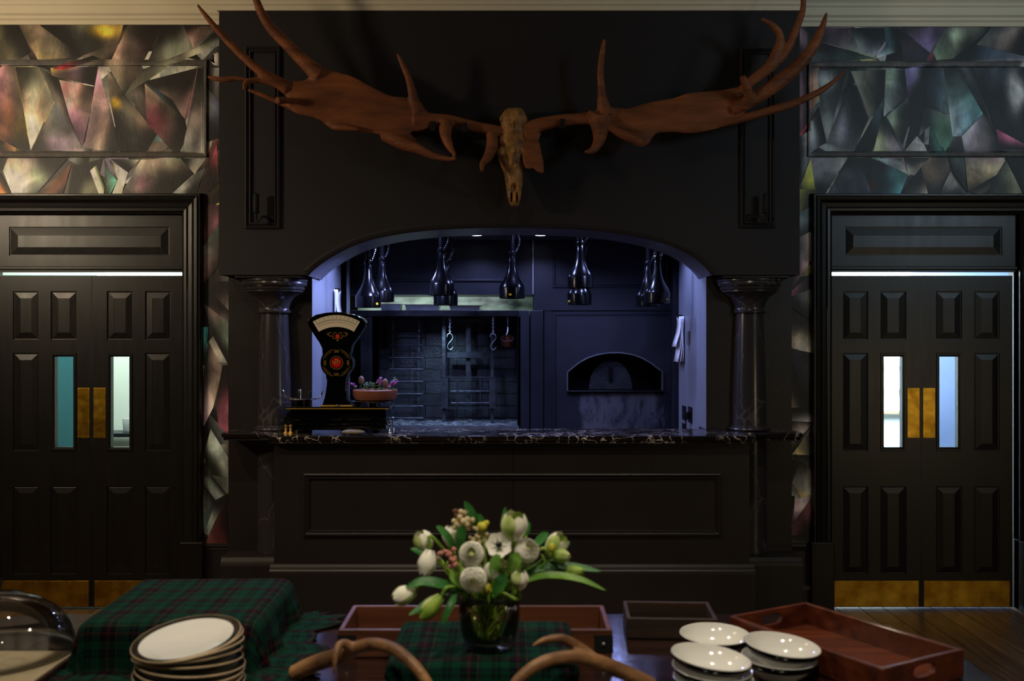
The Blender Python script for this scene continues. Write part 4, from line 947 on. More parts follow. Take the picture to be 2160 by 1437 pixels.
# pans on the shelf
def pan(px0, px1, D, h, label):
    x0, x1 = PX(px0, D), PX(px1, D); z = PZ(655, KB) + 0.001; y0, y1 = D, D + 0.18
    root = thing('steel_pan', ((x0 + x1) / 2, D + 0.1, z), label, 'pan', 'steel pans on the grill shelf')
    i_ = 0.012
    MB().rings([[(x0 + 0.02, y0 + 0.02, z), (x1 - 0.02, y0 + 0.02, z), (x1 - 0.02, y1 - 0.02, z), (x0 + 0.02, y1 - 0.02, z)],
                [(x0 + i_, y0 + i_, z + h), (x1 - i_, y0 + i_, z + h), (x1 - i_, y1 - i_, z + h), (x0 + i_, y1 - i_, z + h)],
                [(x0 + i_ + 0.003, y0 + i_ + 0.003, z + h), (x1 - i_ - 0.003, y0 + i_ + 0.003, z + h), (x1 - i_ - 0.003, y1 - i_ - 0.003, z + h), (x0 + i_ + 0.003, y1 - i_ - 0.003, z + h)],
                [(x0 + 0.024, y0 + 0.024, z + 0.003), (x1 - 0.024, y0 + 0.024, z + 0.003), (x1 - 0.024, y1 - 0.024, z + 0.003), (x0 + 0.024, y1 - 0.024, z + 0.003)]]).build('pan_body', M['steel'], root)
    MB().panel(x0, x1, 0, 1, 0, [(0, 0)], False)
    MB().add([(x0, y0, z + h), (x1, y0, z + h), (x1, y1, z + h), (x0, y1, z + h), (x0 + i_, y0 + i_, z + h + 0.002), (x1 - i_, y0 + i_, z + h + 0.002), (x1 - i_, y1 - i_, z + h + 0.002), (x0 + i_, y1 - i_, z + h + 0.002)],
             [(0,1,5,4), (1,2,6,5), (2,3,7,6), (3,0,4,7)]).build('rim', M['steel'], root)
pan(798, 848, KB - 0.01, 0.045, 'steel pan at the left end of the grill shelf')
pan(850, 930, KB + 0.0, 0.042, 'widest steel pan in the middle of the grill shelf')
pan(944, 1016, KB - 0.01, 0.036, 'shallow steel pan at the right end of the grill shelf')

# grill hearth
HX0, HX1 = PX(786, KB), PX(1092, KB); HZ1 = PZ(669, KB); HZ0 = 0.975; HB = KB + 0.42
hearth = thing('grill_hearth', ((HX0 + HX1) / 2, KB, 0), 'sooty brick-lined grill recess under the shelf', 'grill')
MB().box(HX0 - 0.05, HX1 - 0.001, KB, KB + 0.5, 0.0, HZ0).build('hearth_base', M['iron'], hearth)
MB().box(HX0 - 0.03, HX0, KB, HB, HZ0, HZ1).build('side_plate', M['iron'], hearth); MB().box(HX1, HX1 + 0.02, KB, HB, HZ0, HZ1).build('side_plate', M['iron'], hearth)
MB().box(HX0 - 0.05, HX1 + 0.05, HB + 0.03, HB + 0.05, HZ0, HZ1 + 0.06).build('backing', M['iron'], hearth)
rows = [669, 700, 730, 755, 779, 805, 831, 856, 881, 908]
zr = [PZ(y, HB) for y in rows]; zr[0] = HZ1 + 0.05
rnd = random.Random(5)
for r in range(len(zr) - 1):
    xs = [HX0 - 0.02]; off = 0.0 if r % 2 == 0 else 0.12
    x = HX0 - 0.02 + 0.24 - off
    while x < HX1 + 0.02: xs.append(x); x += 0.24
    xs.append(HX1 + 0.02)
    for a, b in zip(xs[:-1], xs[1:]):
        j = rnd.uniform(0, 0.008)
        MB().box(a + 0.002, b - 0.002, HB - j, HB + 0.03, zr[r + 1] + 0.002, zr[r] - 0.002).build('brick', M['brick'], hearth)
MB().box(HX0 - 0.06, HX1 + 0.01, KB - 0.02, KB + 0.02, HZ0 - 0.03, HZ0 + 0.012).build('sill', M['steel'], hearth)
am = MB(); rnda = random.Random(9); nx_, ny_ = 40, 10; av = []; af = []
for j in range(ny_ + 1):
    for i_ in range(nx_ + 1): av.append((HX0 + 0.002 + (HX1 - HX0 - 0.004) * i_ / nx_, KB + 0.03 + 0.38 * j / ny_, HZ0 + 0.004 + rnda.uniform(0, 0.012) + 0.010 * j / ny_))
for j in range(ny_):
    for i_ in range(nx_): q = j * (nx_ + 1) + i_; af.append((q, q + 1, q + nx_ + 2, q + nx_ + 1))
ash = am.add(av, af).build('ash_bed', mat('grey_ash', (130, 134, 136), 0.9, 0, 0.7, 26, 0.5, 60, c2=(30, 31, 33)), hearth); ash['kind'] = 'stuff'
# stepped jamb to the left of the hearth
for k, (a, b, d) in enumerate(((762, 768, 0.03), (768, 778, 0.015), (778, 786, 0.025))):
    MB().box(PX(a, KB), PX(b, KB), KB - d, KB + 0.3, 0.6, PZ(668, KB)).build('jamb_strip', M['iron'], hearth)
# rack of rungs
rk = thing('grill_rack', (PX(856, KB + 0.3), KB + 0.3, HZ0), 'black ladder-like rack of rungs at the left of the grill', 'rack')
D = KB + 0.31
for px_ in (829, 884): MB().box(PX(px_, D) - 0.006, PX(px_, D) + 0.006, D, D + 0.02, HZ0, PZ(674, D)).build('upright', M['rack'], rk)
for y in (675, 703, 729, 755, 779, 805, 831, 857, 882):
    z = PZ(y, D); MB().tube([(PX(821, D), D - 0.008, z), (PX(893, D), D - 0.008, z)], 0.006, 8).build('rung', M['rack'], rk)
# adjustable grill frame
gf = thing('adjustable_grill', (PX(988, KB + 0.2), KB + 0.2, HZ0), 'black height-adjustable grill frame at the right of the hearth', 'grill frame')
D = KB + 0.2
for px_, w in ((936, 0.012), (1038, 0.010)): MB().box(PX(px_, D) - w, PX(px_, D) + w, D + 0.01, D + 0.03, HZ0, PZ(670, D)).build('post', M['rack'], gf)
for y0, y1 in ((743, 755), (674, 680)): MB().box(PX(943, D), PX(1034, D), D + 0.02, D + 0.06, PZ(y1, D), PZ(y0, D)).build('cross_plate', M['rack'], gf)
MB().box(PX(982, D), PX(992, D), D + 0.06, D + 0.07, PZ(860, D), PZ(681, D)).build('back_strut', M['rack'], gf)
for a, b in ((931, 945), (1032, 1045)): MB().box(PX(a, D), PX(b, D), D - 0.01, D + 0.01, PZ(862, D), PZ(795, D)).build('side_plate', M['rack'], gf)
for y in (795.5, 861): MB().box(PX(931, D), PX(1045, D), D - 0.014, D - 0.004, PZ(y, D) - 0.003, PZ(y, D) + 0.003).build('frame_bar', M['rack'], gf)
for px_ in (963, 1013): MB().box(PX(px_, D) - 0.003, PX(px_, D) + 0.003, D - 0.012, D - 0.004, PZ(861, D), PZ(796, D)).build('frame_bar', M['rack'], gf)
for y in (826, 851): MB().tube([(PX(951, D), D + 0.03, PZ(y, D)), (PX(1032, D), D + 0.03, PZ(y, D))], 0.006, 8).build('grate_bar', M['rack'], gf)
# hooks and little pan hanging from the shelf
def hook(px_, label, y0=672, chain=True):
    D = KB - 0.01; top = P(px_, 668, D)
    root = thing('meat_hook', top, label, 'hook', 'hooks hanging over the grill')
    n = 9; z0, z1 = PZ(668, D), PZ(704, D)
    ch = MB()
    for k in range(n):
        z = z0 + (z1 - z0) * (k + 0.5) / n; r = (z0 - z1) / n * 0.62; pts = []
        for a in range(9):
            t = 2 * math.pi * a / 8; dx = 0.006 * math.cos(t); dz = r * math.sin(t)
            pts.append((top.x + (dx if k % 2 else 0), D + (0 if k % 2 else dx), z + dz))
        ch.tube(pts, 0.0018, 5)
    ch.build('chain', M['steel'], root, smooth=True)
    pts = [P(px_ + dx, y, D) for dx, y in ((-6, 712), (-5, 706), (1, 704), (6, 710), (4, 717), (-2, 724), (-5, 731), (-2, 737), (3, 737), (7, 731))]
    MB().tube(pts, [0.003] * 9 + [0.001], 6, 4).build('hook_wire', M['steel'], root, smooth=True)
hook(949, 'steel S-hook on a chain beside the grill posts'); hook(1040, 'steel S-hook on a chain next to the little copper pan')
D = KB - 0.02; c = P(1070, 714, D)
root = thing('copper_pan', P(1071, 668, D), 'little copper pan hanging by its steel handle over the grill', 'pan')
MB().tube([P(1071, 668, D), P(1071, 690, D)], 0.0012, 5).build('hanger', M['steel'], root)
MB().tube([P(1071, 690, D), P(1071, 697, D - 0.005), P(1068, 708, D - 0.03)], [0.004, 0.006, 0.005], 8, 3).build('handle', M['steel'], root, smooth=True)
ax = Vector((0.02, 0.55, -1.0)).normalized(); cc = Vector(c) + Vector((0, -0.05, 0.002))
MB().lathe_axis([(0.0445, 0.0), (0.0455, 0.001), (0.0455, 0.004), (0.0430, 0.005), (0.041, 0.05), (0.036, 0.055), (0.034, 0.053), (0.0385, 0.006)], cc, ax, 24).build('pan_body', M['copper'], root, smooth='auto')
MB().lathe_axis([(0.0462, -0.001), (0.0475, 0.002), (0.0462, 0.005), (0.0452, 0.002)], cc, ax, 24, False, False).build('rim', M['steel'], root, smooth=True)

# piers and oven wall
PR = [(1092, 1117, 655, 0.0), (1119, 1146, 655, -0.012), (1147, 1165, 655, -0.004)]
pier = thing('oven_pier', (PX(1128, KB), KB, 0), 'scuffed dark timber pier between grill and oven', 'pier')
for a, b, y, d in PR: MB().box(PX(a, KB) + 0.001, PX(b, KB) - 0.001, KB + d, KB + 0.3, 0, PZ(y, KB)).build('board', M['kitchen_dark'], pier, bevel=0.003)
OX0, OX1 = PX(1165, KB), PX(1420, KB)
wallm = oven_wall_mat(PX(1305, KB), PZ(868, KB))
oven = thing('pizza_oven', (PX(1296, KB), KB, 0), 'dark oven front with an arched mouth and scraped paint below', 'oven')
om = [(1197,824),(1197,785),(1208,776),(1222,765),(1240,755),(1262,748),(1285,744.5),(1310,744.5),(1333,748),(1355,756),(1374,767),(1388,778),(1397,785),(1397,824)]
OM = [(PX(x, KB), PZ(y, KB)) for x, y in om]
ow = MB(); zt, zb_ = PZ(657, KB), 0.5
ow.box(OX0, OM[0][0], KB, KB + 0.06, zb_, zt); ow.box(OM[-1][0], OX1, KB, KB + 0.06, zb_, zt); ow.box(OM[0][0], OM[-1][0], KB, KB + 0.06, zb_, OM[0][1])
up = OM[1:-1]
for a, b in zip(up[:-1], up[1:]):
    ow.add([(a[0], KB, a[1]), (b[0], KB, b[1]), (b[0], KB, zt), (a[0], KB, zt), (a[0], KB + 0.06, a[1]), (b[0], KB + 0.06, b[1])], [(0,1,2,3), (0,4,5,1)])
ow.build('front', wallm, oven)
MB().panel(OX0 + 0.012, OX1 - 0.012, zb_ + 0.02, zt - 0.014, KB, [(0, 0), (0.004, -0.008), (0.012, -0.008), (0.016, 0)], False).build('frame_moulding', M['kitchen_dark'], oven)
sweep_xz(OM, [(-0.003, 0.02), (-0.003, -0.012), (0.004, -0.012), (0.004, 0.0)], KB).build('mouth_rim', M['steel'], oven)
MB().box(OM[0][0] - 0.004, OM[-1][0] + 0.004, KB - 0.03, KB + 0.06, OM[0][1] - 0.012, OM[0][1]).build('sill', M['iron'], oven, bevel=0.003)
cav = MB(); Dp = 0.34
n = len(up); full = [OM[0]] + up + [OM[-1]]
vs_ = [(x, KB + 0.06, z) for x, z in full] + [(x, KB + Dp, z) for x, z in full]; L = len(full)
cav.add(vs_, [(i_, i_ + L, (i_ + 1) % L + L, (i_ + 1) % L) for i_ in range(L)] + [tuple(range(L, 2 * L))])
cav.build('cavity', M['iron'], oven)
c = P(1288, 820, KB + 0.12); r = 0.155
dp = [(c.x + r * 1.02 * math.cos(math.radians(a)), OM[0][1] + 0.002 + 1.38 * r * max(0, math.sin(math.radians(a)))) for a in range(0, 181, 12)]
dr = MB().prism(dp, KB + 0.12, KB + 0.14).build('door', M['brick'], oven, bevel=0.003)
MB().box(c.x - 0.014, c.x + 0.014, KB + 0.085, KB + 0.12, OM[0][1] + 0.07, OM[0][1] + 0.17).build('handle', M['iron'], dr, bevel=0.004)
# panel over the oven
ob = thing('oven_chimney_panel', (PX(1272, KB), KB, PZ(655, KB)), 'blue-black panelled boxing above the oven', 'panelling')
MB().box(XH1 + 0.002, OX1, KB - 0.01, KB + 0.3, PZ(655, KB), KZ - 0.002).build('body', M['kitchen_dark'], ob)
MB().panel(PX(1166, KB), PX(1411, KB), PZ(607, KB), KZ - 0.003, KB - 0.01, [(0, 0), (0.003, -0.012), (0.012, -0.012), (0.016, -0.004), (0.020, 0)], False).build('panel_moulding', M['kitchen_dark'], ob)

# ------------------------------------------------------------------ heat lamps
def heat_lamp(px_, py_bot, D, label, tilt=0.0, tagcol=None, tagx=0.0, low=False):
    b = P(px_, py_bot, D); x, y, z = b
    root = thing('heat_lamp', (x, y, KZ), label, 'lamp', 'heat lamps hanging over the worktop')
    h = 0.072
    prof = [(0.076, 0.0), (0.079, 0.001), (0.079, h * 0.9), (0.0775, h), (0.068, h + 0.022), (0.052, h + 0.048), (0.038, h + 0.078), (0.029, h + 0.11), (0.024, h + 0.15), (0.022, h + 0.195), (0.016, h + 0.205)]
    top = z + h + 0.205
    sh = MB().lathe([(r, z + t) for r, t in prof], x, y, 32, False, True).build('shade', M['lamp_black'], root, smooth='auto')
    MB().lathe([(0.0735, z + 0.004), (0.0735, z + 0.07), (0.05, z + 0.12)], x, y, 28, False, True).build('inner_reflector', M['iron'], sh, smooth=True)
    MB().lathe([(0.024, top - 0.012), (0.027, top), (0.024, top + 0.015), (0.016, top + 0.02)], x, y, 20).build('neck_collar', M['lamp_black'], root, smooth='auto')
    MB().tube([(x, y, top + 0.01), (x, y, KZ - 0.012)], 0.017, 10).build('stem', M['lamp_black'], root, smooth='auto')
    cord = []; tt = KZ - 0.02; n = 90; turns = (tt - top) / 0.0125
    for k in range(n * 2):
        t = k / (n * 2 - 1); a = 2 * math.pi * turns * t; zz = top + 0.01 + (tt - top - 0.01) * t; bul = 0.020 + 0.012 * math.sin(math.pi * t)
        cord.append((x + 0.014 * math.sin(math.pi * t) + bul + 0.006 * math.cos(a), y - 0.012 + 0.006 * math.sin(a), zz))
    MB().tube(cord, 0.0026, 5).build('coiled_cord', M['switch'], root, smooth=True)
    MB().lathe([(0.05, KZ - 0.016), (0.055, KZ - 0.01), (0.055, KZ - 0.001)], x, y, 24).build('ceiling_rose', M['lamp_black'], root, smooth='auto')
    if tagcol:
        a = math.radians(-90 + tagx)
        MB().rbox((x + 0.0795 * math.cos(a), y + 0.0795 * math.sin(a), z + 0.022), 0.008, 0.001, 0.006, a + math.pi / 2).build('sticker', M['yellow_tag'], root)
    return root
heat_lamp(777, 649, 6.18, 'heat lamp nearest the left clipboard, in front of its pair', 0, True, 50)
heat_lamp(806, 637, 6.50, 'leftmost heat lamp of the rear row')
heat_lamp(931, 623, 6.18, 'heat lamp second from the left in the front row')
heat_lamp(940, 644, 6.50, 'heat lamp hanging low behind the second one of the front row')
heat_lamp(1080, 630, 6.22, 'single heat lamp in the middle above the worktop', 0, True, -8)
heat_lamp(1224, 608, 6.18, 'high front heat lamp right of the middle one')
heat_lamp(1222, 643, 6.46, 'low heat lamp directly behind the high one', 0, True, -60)
heat_lamp(1366, 646, 6.50, 'rear heat lamp of the pair above the oven side')
heat_lamp(1386, 640, 6.18, 'rightmost front heat lamp', 0, True, 45)

# ------------------------------------------------------------------ papers, switches on the side walls
def paper_clip(x, y, ztop, sgn, label, sheets):
    root = thing('order_papers', (x, y, ztop), label, 'papers')
    MB().box(min(x, x + sgn * 0.03), max(x, x + sgn * 0.03), y - 0.02, y + 0.02, ztop - 0.01, ztop + 0.012).build('clip', M['iron'], root, bevel=0.002)
    rnd = random.Random(int(abs(x) * 100) + sheets)
    for k in range(sheets):
        d = 0.006 + k * 0.006; h = 0.30 if k < sheets - 1 else 0.20; w = 0.10 - k * 0.006; oy = rnd.uniform(-0.01, 0.01); fl_ = 0.008 + 0.007 * k
        vs_ = []; fs = []
        for a in range(7):
            t = a / 6
            for s_ in (-1, 1): vs_.append((x + sgn * (d + fl_ * t * t + 0.004 * math.sin(t * 5 + k)), y + oy + s_ * w, ztop - h * t))
        for a in range(6): fs.append((2*a, 2*a+1, 2*a+3, 2*a+2))
        sh = MB().add(vs_, fs).build('sheet', M['paper'], root, smooth=True)
        m_ = sh.modifiers.new('t', 'SOLIDIFY'); m_.thickness = 0.0006
paper_clip(KXR - 0.001, 6.62, PZ(668, 6.62), -1, 'sheaf of white order papers clipped to the right kitchen wall', 4)
paper_clip(KXL + 0.001, 6.56, PZ(612, 6.56), 1, 'white order papers on a clip on the left kitchen wall', 3)
y = 6.36
o = MB().box(KXR - 0.012, KXR - 0.0005, y - 0.03, y + 0.03, PZ(727, y), PZ(698, y)).build('thermostat', M['kitchen_side'], bevel=0.003); tag(o, 'small grey wall box beside the order papers', 'wall box')
for k, (y, z0, z1, lab) in enumerate(((6.52, 886, 856, 'upper black wall switch nearer the oven'), (6.30, 892, 858, 'black wall socket with a plug in it'), (6.52, 925, 893, 'lower black wall switch just above the worktop'))):
    root = thing('wall_socket', (KXR, y, PZ(z0, y)), lab, 'socket')
    MB().box(KXR - 0.01, KXR - 0.0005, y - 0.055, y + 0.055, PZ(z0, y), PZ(z1, y)).build('plate', M['switch'], root, bevel=0.003)
    MB().box(KXR - 0.014, KXR - 0.01, y - 0.02, y + 0.02, (PZ(z0, y) + PZ(z1, y)) / 2 - 0.02, (PZ(z0, y) + PZ(z1, y)) / 2 + 0.015).build('rocker', M['switch'], root, bevel=0.002)
    if k == 1:
        pl = thing('plug', (KXR - 0.02, y, PZ(z0, y) + 0.03), 'black plug with its cord in the wall socket', 'plug')
        zz = PZ(z0, y) + 0.05
        MB().box(KXR - 0.045, KXR - 0.0145, y - 0.022, y + 0.022, zz - 0.03, zz + 0.02).build('body', M['switch'], pl, bevel=0.005)
        MB().tube([(KXR - 0.03, y, zz - 0.028), (KXR - 0.032, y, zz - 0.09), (KXR - 0.03, y - 0.02, zz - 0.15), (KXR - 0.05, y - 0.05, zz - 0.13), (KXR - 0.05, y - 0.10, zz - 0.2)], 0.004, 7, 4).build('cord', M['switch'], pl, smooth=True)
# ------------------------------------------------------------------ great antlers on the breast
def remesh(objs_mb, name, matl, parent, voxel=0.008, smooth_it=4, decim=None):
    o = objs_mb.build(name, matl, parent, smooth=True)
    m = o.modifiers.new('r', 'REMESH'); m.mode = 'VOXEL'; m.voxel_size = voxel; m.use_smooth_shade = True
    s_ = o.modifiers.new('s', 'SMOOTH'); s_.factor = 0.5; s_.iterations = smooth_it
    dg = bpy.context.evaluated_depsgraph_get(); ev = o.evaluated_get(dg)
    me = bpy.data.meshes.new_from_object(ev); old = o.data
    o.modifiers.clear(); o.data = me; me.name = name; bpy.data.meshes.remove(old)
    me.polygons.foreach_set('use_smooth', [True] * len(me.polygons))
    if not me.materials: me.materials.append(matl)
    return o
def palm(mb, poly, depth_fn, tmax=0.022, edge=0.007, step=9.0):
    """flat antler palm: outline in px, depth from depth_fn(px,py), thickness growing away from the edge"""
    pts = []
    n = len(poly)
    pc = [Vector((x, y, 0)) for x, y in poly]
    ext = pc[-2:] + pc + pc[:2]; pc = catmull(ext, 3)[6:-6]; n = len(pc)
    sm = []
    for i in range(n):
        a, b = pc[i], pc[(i + 1) % n]; L = (b - a).length; k = max(1, int(L / step))
        for j in range(k): sm.append(a.lerp(b, j / k))
    bd = [(p.x, p.y) for p in sm]
    def dist(x, y):
        best = 1e9
        for i in range(len(bd)):
            ax, ay = bd[i]; bx_, by = bd[(i + 1) % len(bd)]; dx, dy = bx_ - ax, by - ay; L2 = dx*dx + dy*dy
            t = max(0, min(1, ((x - ax) * dx + (y - ay) * dy) / L2)) if L2 else 0
            best = min(best, math.hypot(x - ax - t * dx, y - ay - t * dy))
        return best
    def inside(x, y):
        c = False
        for i in range(len(bd)):
            x1, y1 = bd[i]; x2, y2 = bd[(i + 1) % len(bd)]
            if (y1 > y) != (y2 > y) and x < (x2 - x1) * (y - y1) / (y2 - y1) + x1: c = not c
        return c
    inner = []
    xs = [p[0] for p in bd]; ys = [p[1] for p in bd]; x = min(xs)
    while x < max(xs):
        y = min(ys)
        while y < max(ys):
            if inside(x, y) and dist(x, y) > step * 0.5: inner.append((x, y))
            y += step
        x += step
    allp = [Vector(p) for p in bd] + [Vector(p) for p in inner]
    nb = len(bd); edges = [(i, (i + 1) % nb) for i in range(nb)]
    v2, e2, f2, ov, oe, of = delaunay_2d_cdt(allp, edges, [list(range(nb))], 1, 1e-4)
    fr = []; bk = []
    for p in v2:
        d = dist(p.x, p.y); t = edge + (tmax - edge) * min(1, d / 30.0) ** 0.6; D = depth_fn(p.x, p.y)
        fr.append(P(p.x, p.y, D - t)); bk.append(P(p.x, p.y, D + t))
    m = len(v2); fs = [tuple(f) for f in f2] + [tuple(reversed([i + m for i in f])) for f in f2]
    cnt = {}
    for f in f2:
        for a, b in zip(f, list(f[1:]) + [f[0]]): cnt[(a, b)] = cnt.get((a, b), 0) + 1
    for (a, b) in cnt:
        if (b, a) not in cnt: fs.append((b, a, a + m, b + m))
    mb.add(fr + bk, fs)
def tine(mb, pts, rads, crop, D0, D1, flat=1.0):
    ox, oy, k = crop; n = len(pts); w = []
    for i, (x, y) in enumerate(pts):
        D = D0 + (D1 - D0) * i / (n - 1) if not isinstance(D0, (list, tuple)) else D0[i]
        w.append(P(ox + x * k, oy + y * k, D))
    mb.tube(w, [r * k * 5.4 / F for r in rads], 10, 4)
LA = (400, 0, 680 / 2124.0); RA = (1000, 0, 820 / 2160.0)
trophy = thing('antler_trophy', (PX(1083, 5.6), DB, PZ(430, 5.5)), 'brown giant elk skull with huge spreading antlers on the chimney breast', 'trophy')
mb = MB()
dl = lambda x, y: 5.46 - 0.10 * max(0, (950 - x) / 400.0)
palm(mb, cl([(1590,752),(1500,692),(1420,642),(1330,632),(1200,572),(1080,507),(960,470),(850,440),(800,500),(740,532),(640,530),(560,520),(500,540),(590,592),(640,640),(620,680),(700,748),(800,772),(900,808),(1000,850),(1130,872),(1260,890),(1400,962),(1500,935),(1455,875),(1520,862),(1600,830)], *LA), dl)
tine(mb, [(860,500),(740,392),(640,290),(540,190),(475,90),(440,0),(425,-60),(420,-95)], [62,44,40,36,30,24,18,8], LA, 5.40, 5.22)
tine(mb, [(640,575),(560,530),(480,482),(360,380),(220,240),(120,120),(48,28)], [46,38,32,27,23,18,9], LA, 5.38, 5.2)
tine(mb, [(640,590),(560,548),(450,528),(375,545),(358,590)], [38,26,20,20,12], LA, 5.37, 5.26)
tine(mb, [(400,530),(300,518),(220,526),(150,515),(115,502)], [12,17,18,15,7], LA, 5.33, 5.30)
tine(mb, [(720,720),(640,690),(540,652),(450,615),(385,592)], [36,24,19,16,12], LA, 5.42, 5.36)
tine(mb, [(700,672),(640,662),(575,664)], [14,22,27], LA, 5.38, 5.27)
tine(mb, [(1500,740),(1478,670),(1465,600),(1440,510),(1400,420),(1367,350)], [60,40,30,23,18,9], LA, 5.46, 5.40)
tine(mb, [(880,795),(950,832),(1030,842),(1122,855)], [14,25,22,12], LA, 5.41, 5.37)
tine(mb, [(1280,880),(1400,940),(1500,980),(1600,1025),(1700,1046),(1760,1048)], [50,48,36,25,17,9], LA, 5.45, 5.36)
tine(mb, [(1480,800),(1600,795),(1700,795),(1800,815),(1900,838),(2010,862),(2060,880)], [75,50,42,38,36,40,44], LA, 5.47, 5.50)
tine(mb, [(1690,810),(1685,860),(1692,910),(1715,970),(1752,1027)], [45,44,36,26,11], LA, 5.46, 5.36)
tine(mb, [(1990,880),(1992,960),(1965,1035),(1930,1080),(1928,1130)], [38,40,34,22,14], LA, 5.46, 5.36)
remesh(mb, 'antler', M['antler'], trophy, 0.0065, 5)
mb = MB()
dr_ = lambda x, y: 5.46 - 0.08 * max(0, (x - 1300) / 400.0)
palm(mb, cl([(700,602),(790,597),(860,602),(980,567),(1100,547),(1190,517),(1300,507),(1400,497),(1480,482),(1540,492),(1535,560),(1490,640),(1400,700),(1230,740),(1100,735),(1010,745),(970,800),(920,815),(850,785),(770,725),(700,685),(650,640)], *RA), dr_)
palm(mb, cl([(280,715),(370,735),(362,780),(385,890),(388,960),(350,955),(330,935),(290,938),(268,880),(275,800)], *RA), lambda x, y: 5.47 - 0.05 * (y - 270) / 90.0, 0.016, 0.008, 6)
tine(mb, [(730,640),(715,570),(708,490),(702,400),(712,300),(724,218)], [52,34,23,20,18,9], RA, 5.46, 5.40)
tine(mb, [(1470,520),(1560,440),(1660,358),(1740,270),(1790,160),(1826,60),(1828,-20),(1822,-60)], [30,32,32,26,21,18,14,7], RA, 5.40, 5.24)
tine(mb, [(1640,370),(1690,265),(1700,195),(1660,142),(1596,104)], [30,26,21,18,11], RA, 5.35, 5.28)
tine(mb, [(1440,610),(1500,580),(1600,520),(1740,420),(1850,310),(1920,190),(1960,68)], [30,36,40,40,33,24,8], RA, 5.39, 5.22)
tine(mb, [(1360,690),(1500,655),(1650,612),(1800,565),(1950,490),(2080,380)], [22,24,25,22,17,4], RA, 5.42, 5.30)
tine(mb, [(1500,600),(1525,520),(1492,425)], [30,27,19], RA, 5.36, 5.26)
tine(mb, [(270,730),(330,705),(400,685),(500,668),(620,658),(740,655)], [44,42,38,35,34,50], RA, 5.50, 5.46)
tine(mb, [(690,660),(700,740),(690,790),(660,835),(615,846)], [55,44,32,22,9], RA, 5.45, 5.36)
tine(mb, [(635,620),(700,662),(780,722),(860,762),(940,792)], [14,18,24,28,20], RA, 5.42, 5.40)
remesh(mb, 'antler', M['antler'], trophy, 0.0065, 5)
# skull
mb = MB(); SK = (1000, 220, 180 / 1125.0)
def sk(x, y, D): return P(1000 + x * SK[2], 220 + y * SK[2], D)
secs = [(72, 420, 640, 0.05), (110, 385, 660, 0.065), (190, 335, 705, 0.075), (250, 350, 710, 0.075), (310, 350, 690, 0.07), (370, 350, 690, 0.07), (440, 320, 690, 0.075), (500, 292, 705, 0.08), (570, 300, 705, 0.08), (650, 312, 690, 0.078), (740, 325, 660, 0.074), (830, 360, 652, 0.07), (920, 395, 648, 0.065), (1020, 410, 640, 0.06), (1120, 425, 632, 0.052), (1220, 440, 618, 0.045), (1300, 460, 600, 0.036), (1345, 480, 585, 0.025)]
rs = []
for y, xa, xb, dep in secs:
    cx = (xa + xb) / 2; hw = (xb - xa) / 2; Dc = 5.52 - 0.02 * (y - 70) / 1280; ring = []
    c = sk(cx, y, Dc); wx = hw * SK[2] * Dc / F
    for k in range(20):
        a = 2 * math.pi * k / 20; ca, sa = math.cos(a), math.sin(a)
        ring.append((c.x + wx * math.copysign(abs(ca) ** 0.8, ca), c.y + dep * math.copysign(abs(sa) ** 0.8, sa), c.z))
    rs.append(ring)
mb.rings(rs)
for x, y, r, D in ((365, 190, 34, 5.47), (660, 190, 34, 5.47), (470, 130, 40, 5.465), (560, 120, 44, 5.465), (370, 480, 44, 5.455), (640, 480, 44, 5.455), (360, 620, 46, 5.45), (640, 620, 40, 5.45), (520, 330, 40, 5.455), (530, 620, 38, 5.435), (500, 760, 36, 5.44), (560, 800, 32, 5.44)):
    c = sk(x, y, D); q = r * SK[2] * D / F; mb.sphere(c, q, q, q * 1.3, 10, 7)
skull = remesh(mb, 'skull', M['skull'], trophy, 0.0045, 1); skull['label'] = 'elongated brown bone skull'
def cut(o, cutter_mb):
    c_ = cutter_mb.build('cut', None, None); bpy.context.view_layer.update()
    m = o.modifiers.new('b', 'BOOLEAN'); m.operation = 'DIFFERENCE'; m.object = c_; m.solver = 'EXACT'
    dg = bpy.context.evaluated_depsgraph_get(); me = bpy.data.meshes.new_from_object(o.evaluated_get(dg)); o.modifiers.clear(); old = o.data; o.data = me; bpy.data.meshes.remove(old); bpy.data.objects.remove(c_)
for x, y, rx, rz, D in ((395, 420, 62, 46, 5.425), (655, 400, 34, 46, 5.43), (400, 690, 40, 80, 5.425), (650, 700, 30, 70, 5.43), (300, 470, 40, 40, 5.44), (705, 430, 40, 60, 5.45), (535, 260, 22, 60, 5.433), (450, 290, 50, 22, 5.43), (620, 300, 40, 20, 5.432)):
    cb = MB(); c = sk(x, y, D); q = SK[2] * 5.4 / F; cb.sphere(c, rx * q, 0.022, rz * q, 14, 10); cut(skull, cb)
cb = MB()
c = sk(527, 1090, 5.43); cb.sphere(c, 60 * SK[2] * 5.4 / F, 0.05, 66 * SK[2] * 5.4 / F, 14, 10)
cut(skull, cb); cb = MB()
c = sk(527, 1205, 5.442); cb.sphere(c, 66 * SK[2] * 5.4 / F, 0.026, 110 * SK[2] * 5.4 / F, 14, 10)
cut(skull, cb)
for x in (492, 566):
    cb = MB(); c = sk(x, 1225, 5.45); cb.sphere(c, 20 * SK[2] * 5.4 / F, 0.055, 78 * SK[2] * 5.4 / F, 12, 10); cut(skull, cb)
for x, y in ((372, 545), (673, 550), (420, 200), (640, 190)):
    cb = MB(); c = sk(x, y, 5.428); q = (11 if y > 300 else 22) * SK[2] * 5.4 / F; cb.sphere(c, q, 0.03, q * (1 if y > 300 else 2), 8, 6); cut(skull, cb)
sm_ = skull.modifiers.new('s', 'SMOOTH'); sm_.iterations = 2; sm_.factor = 0.4
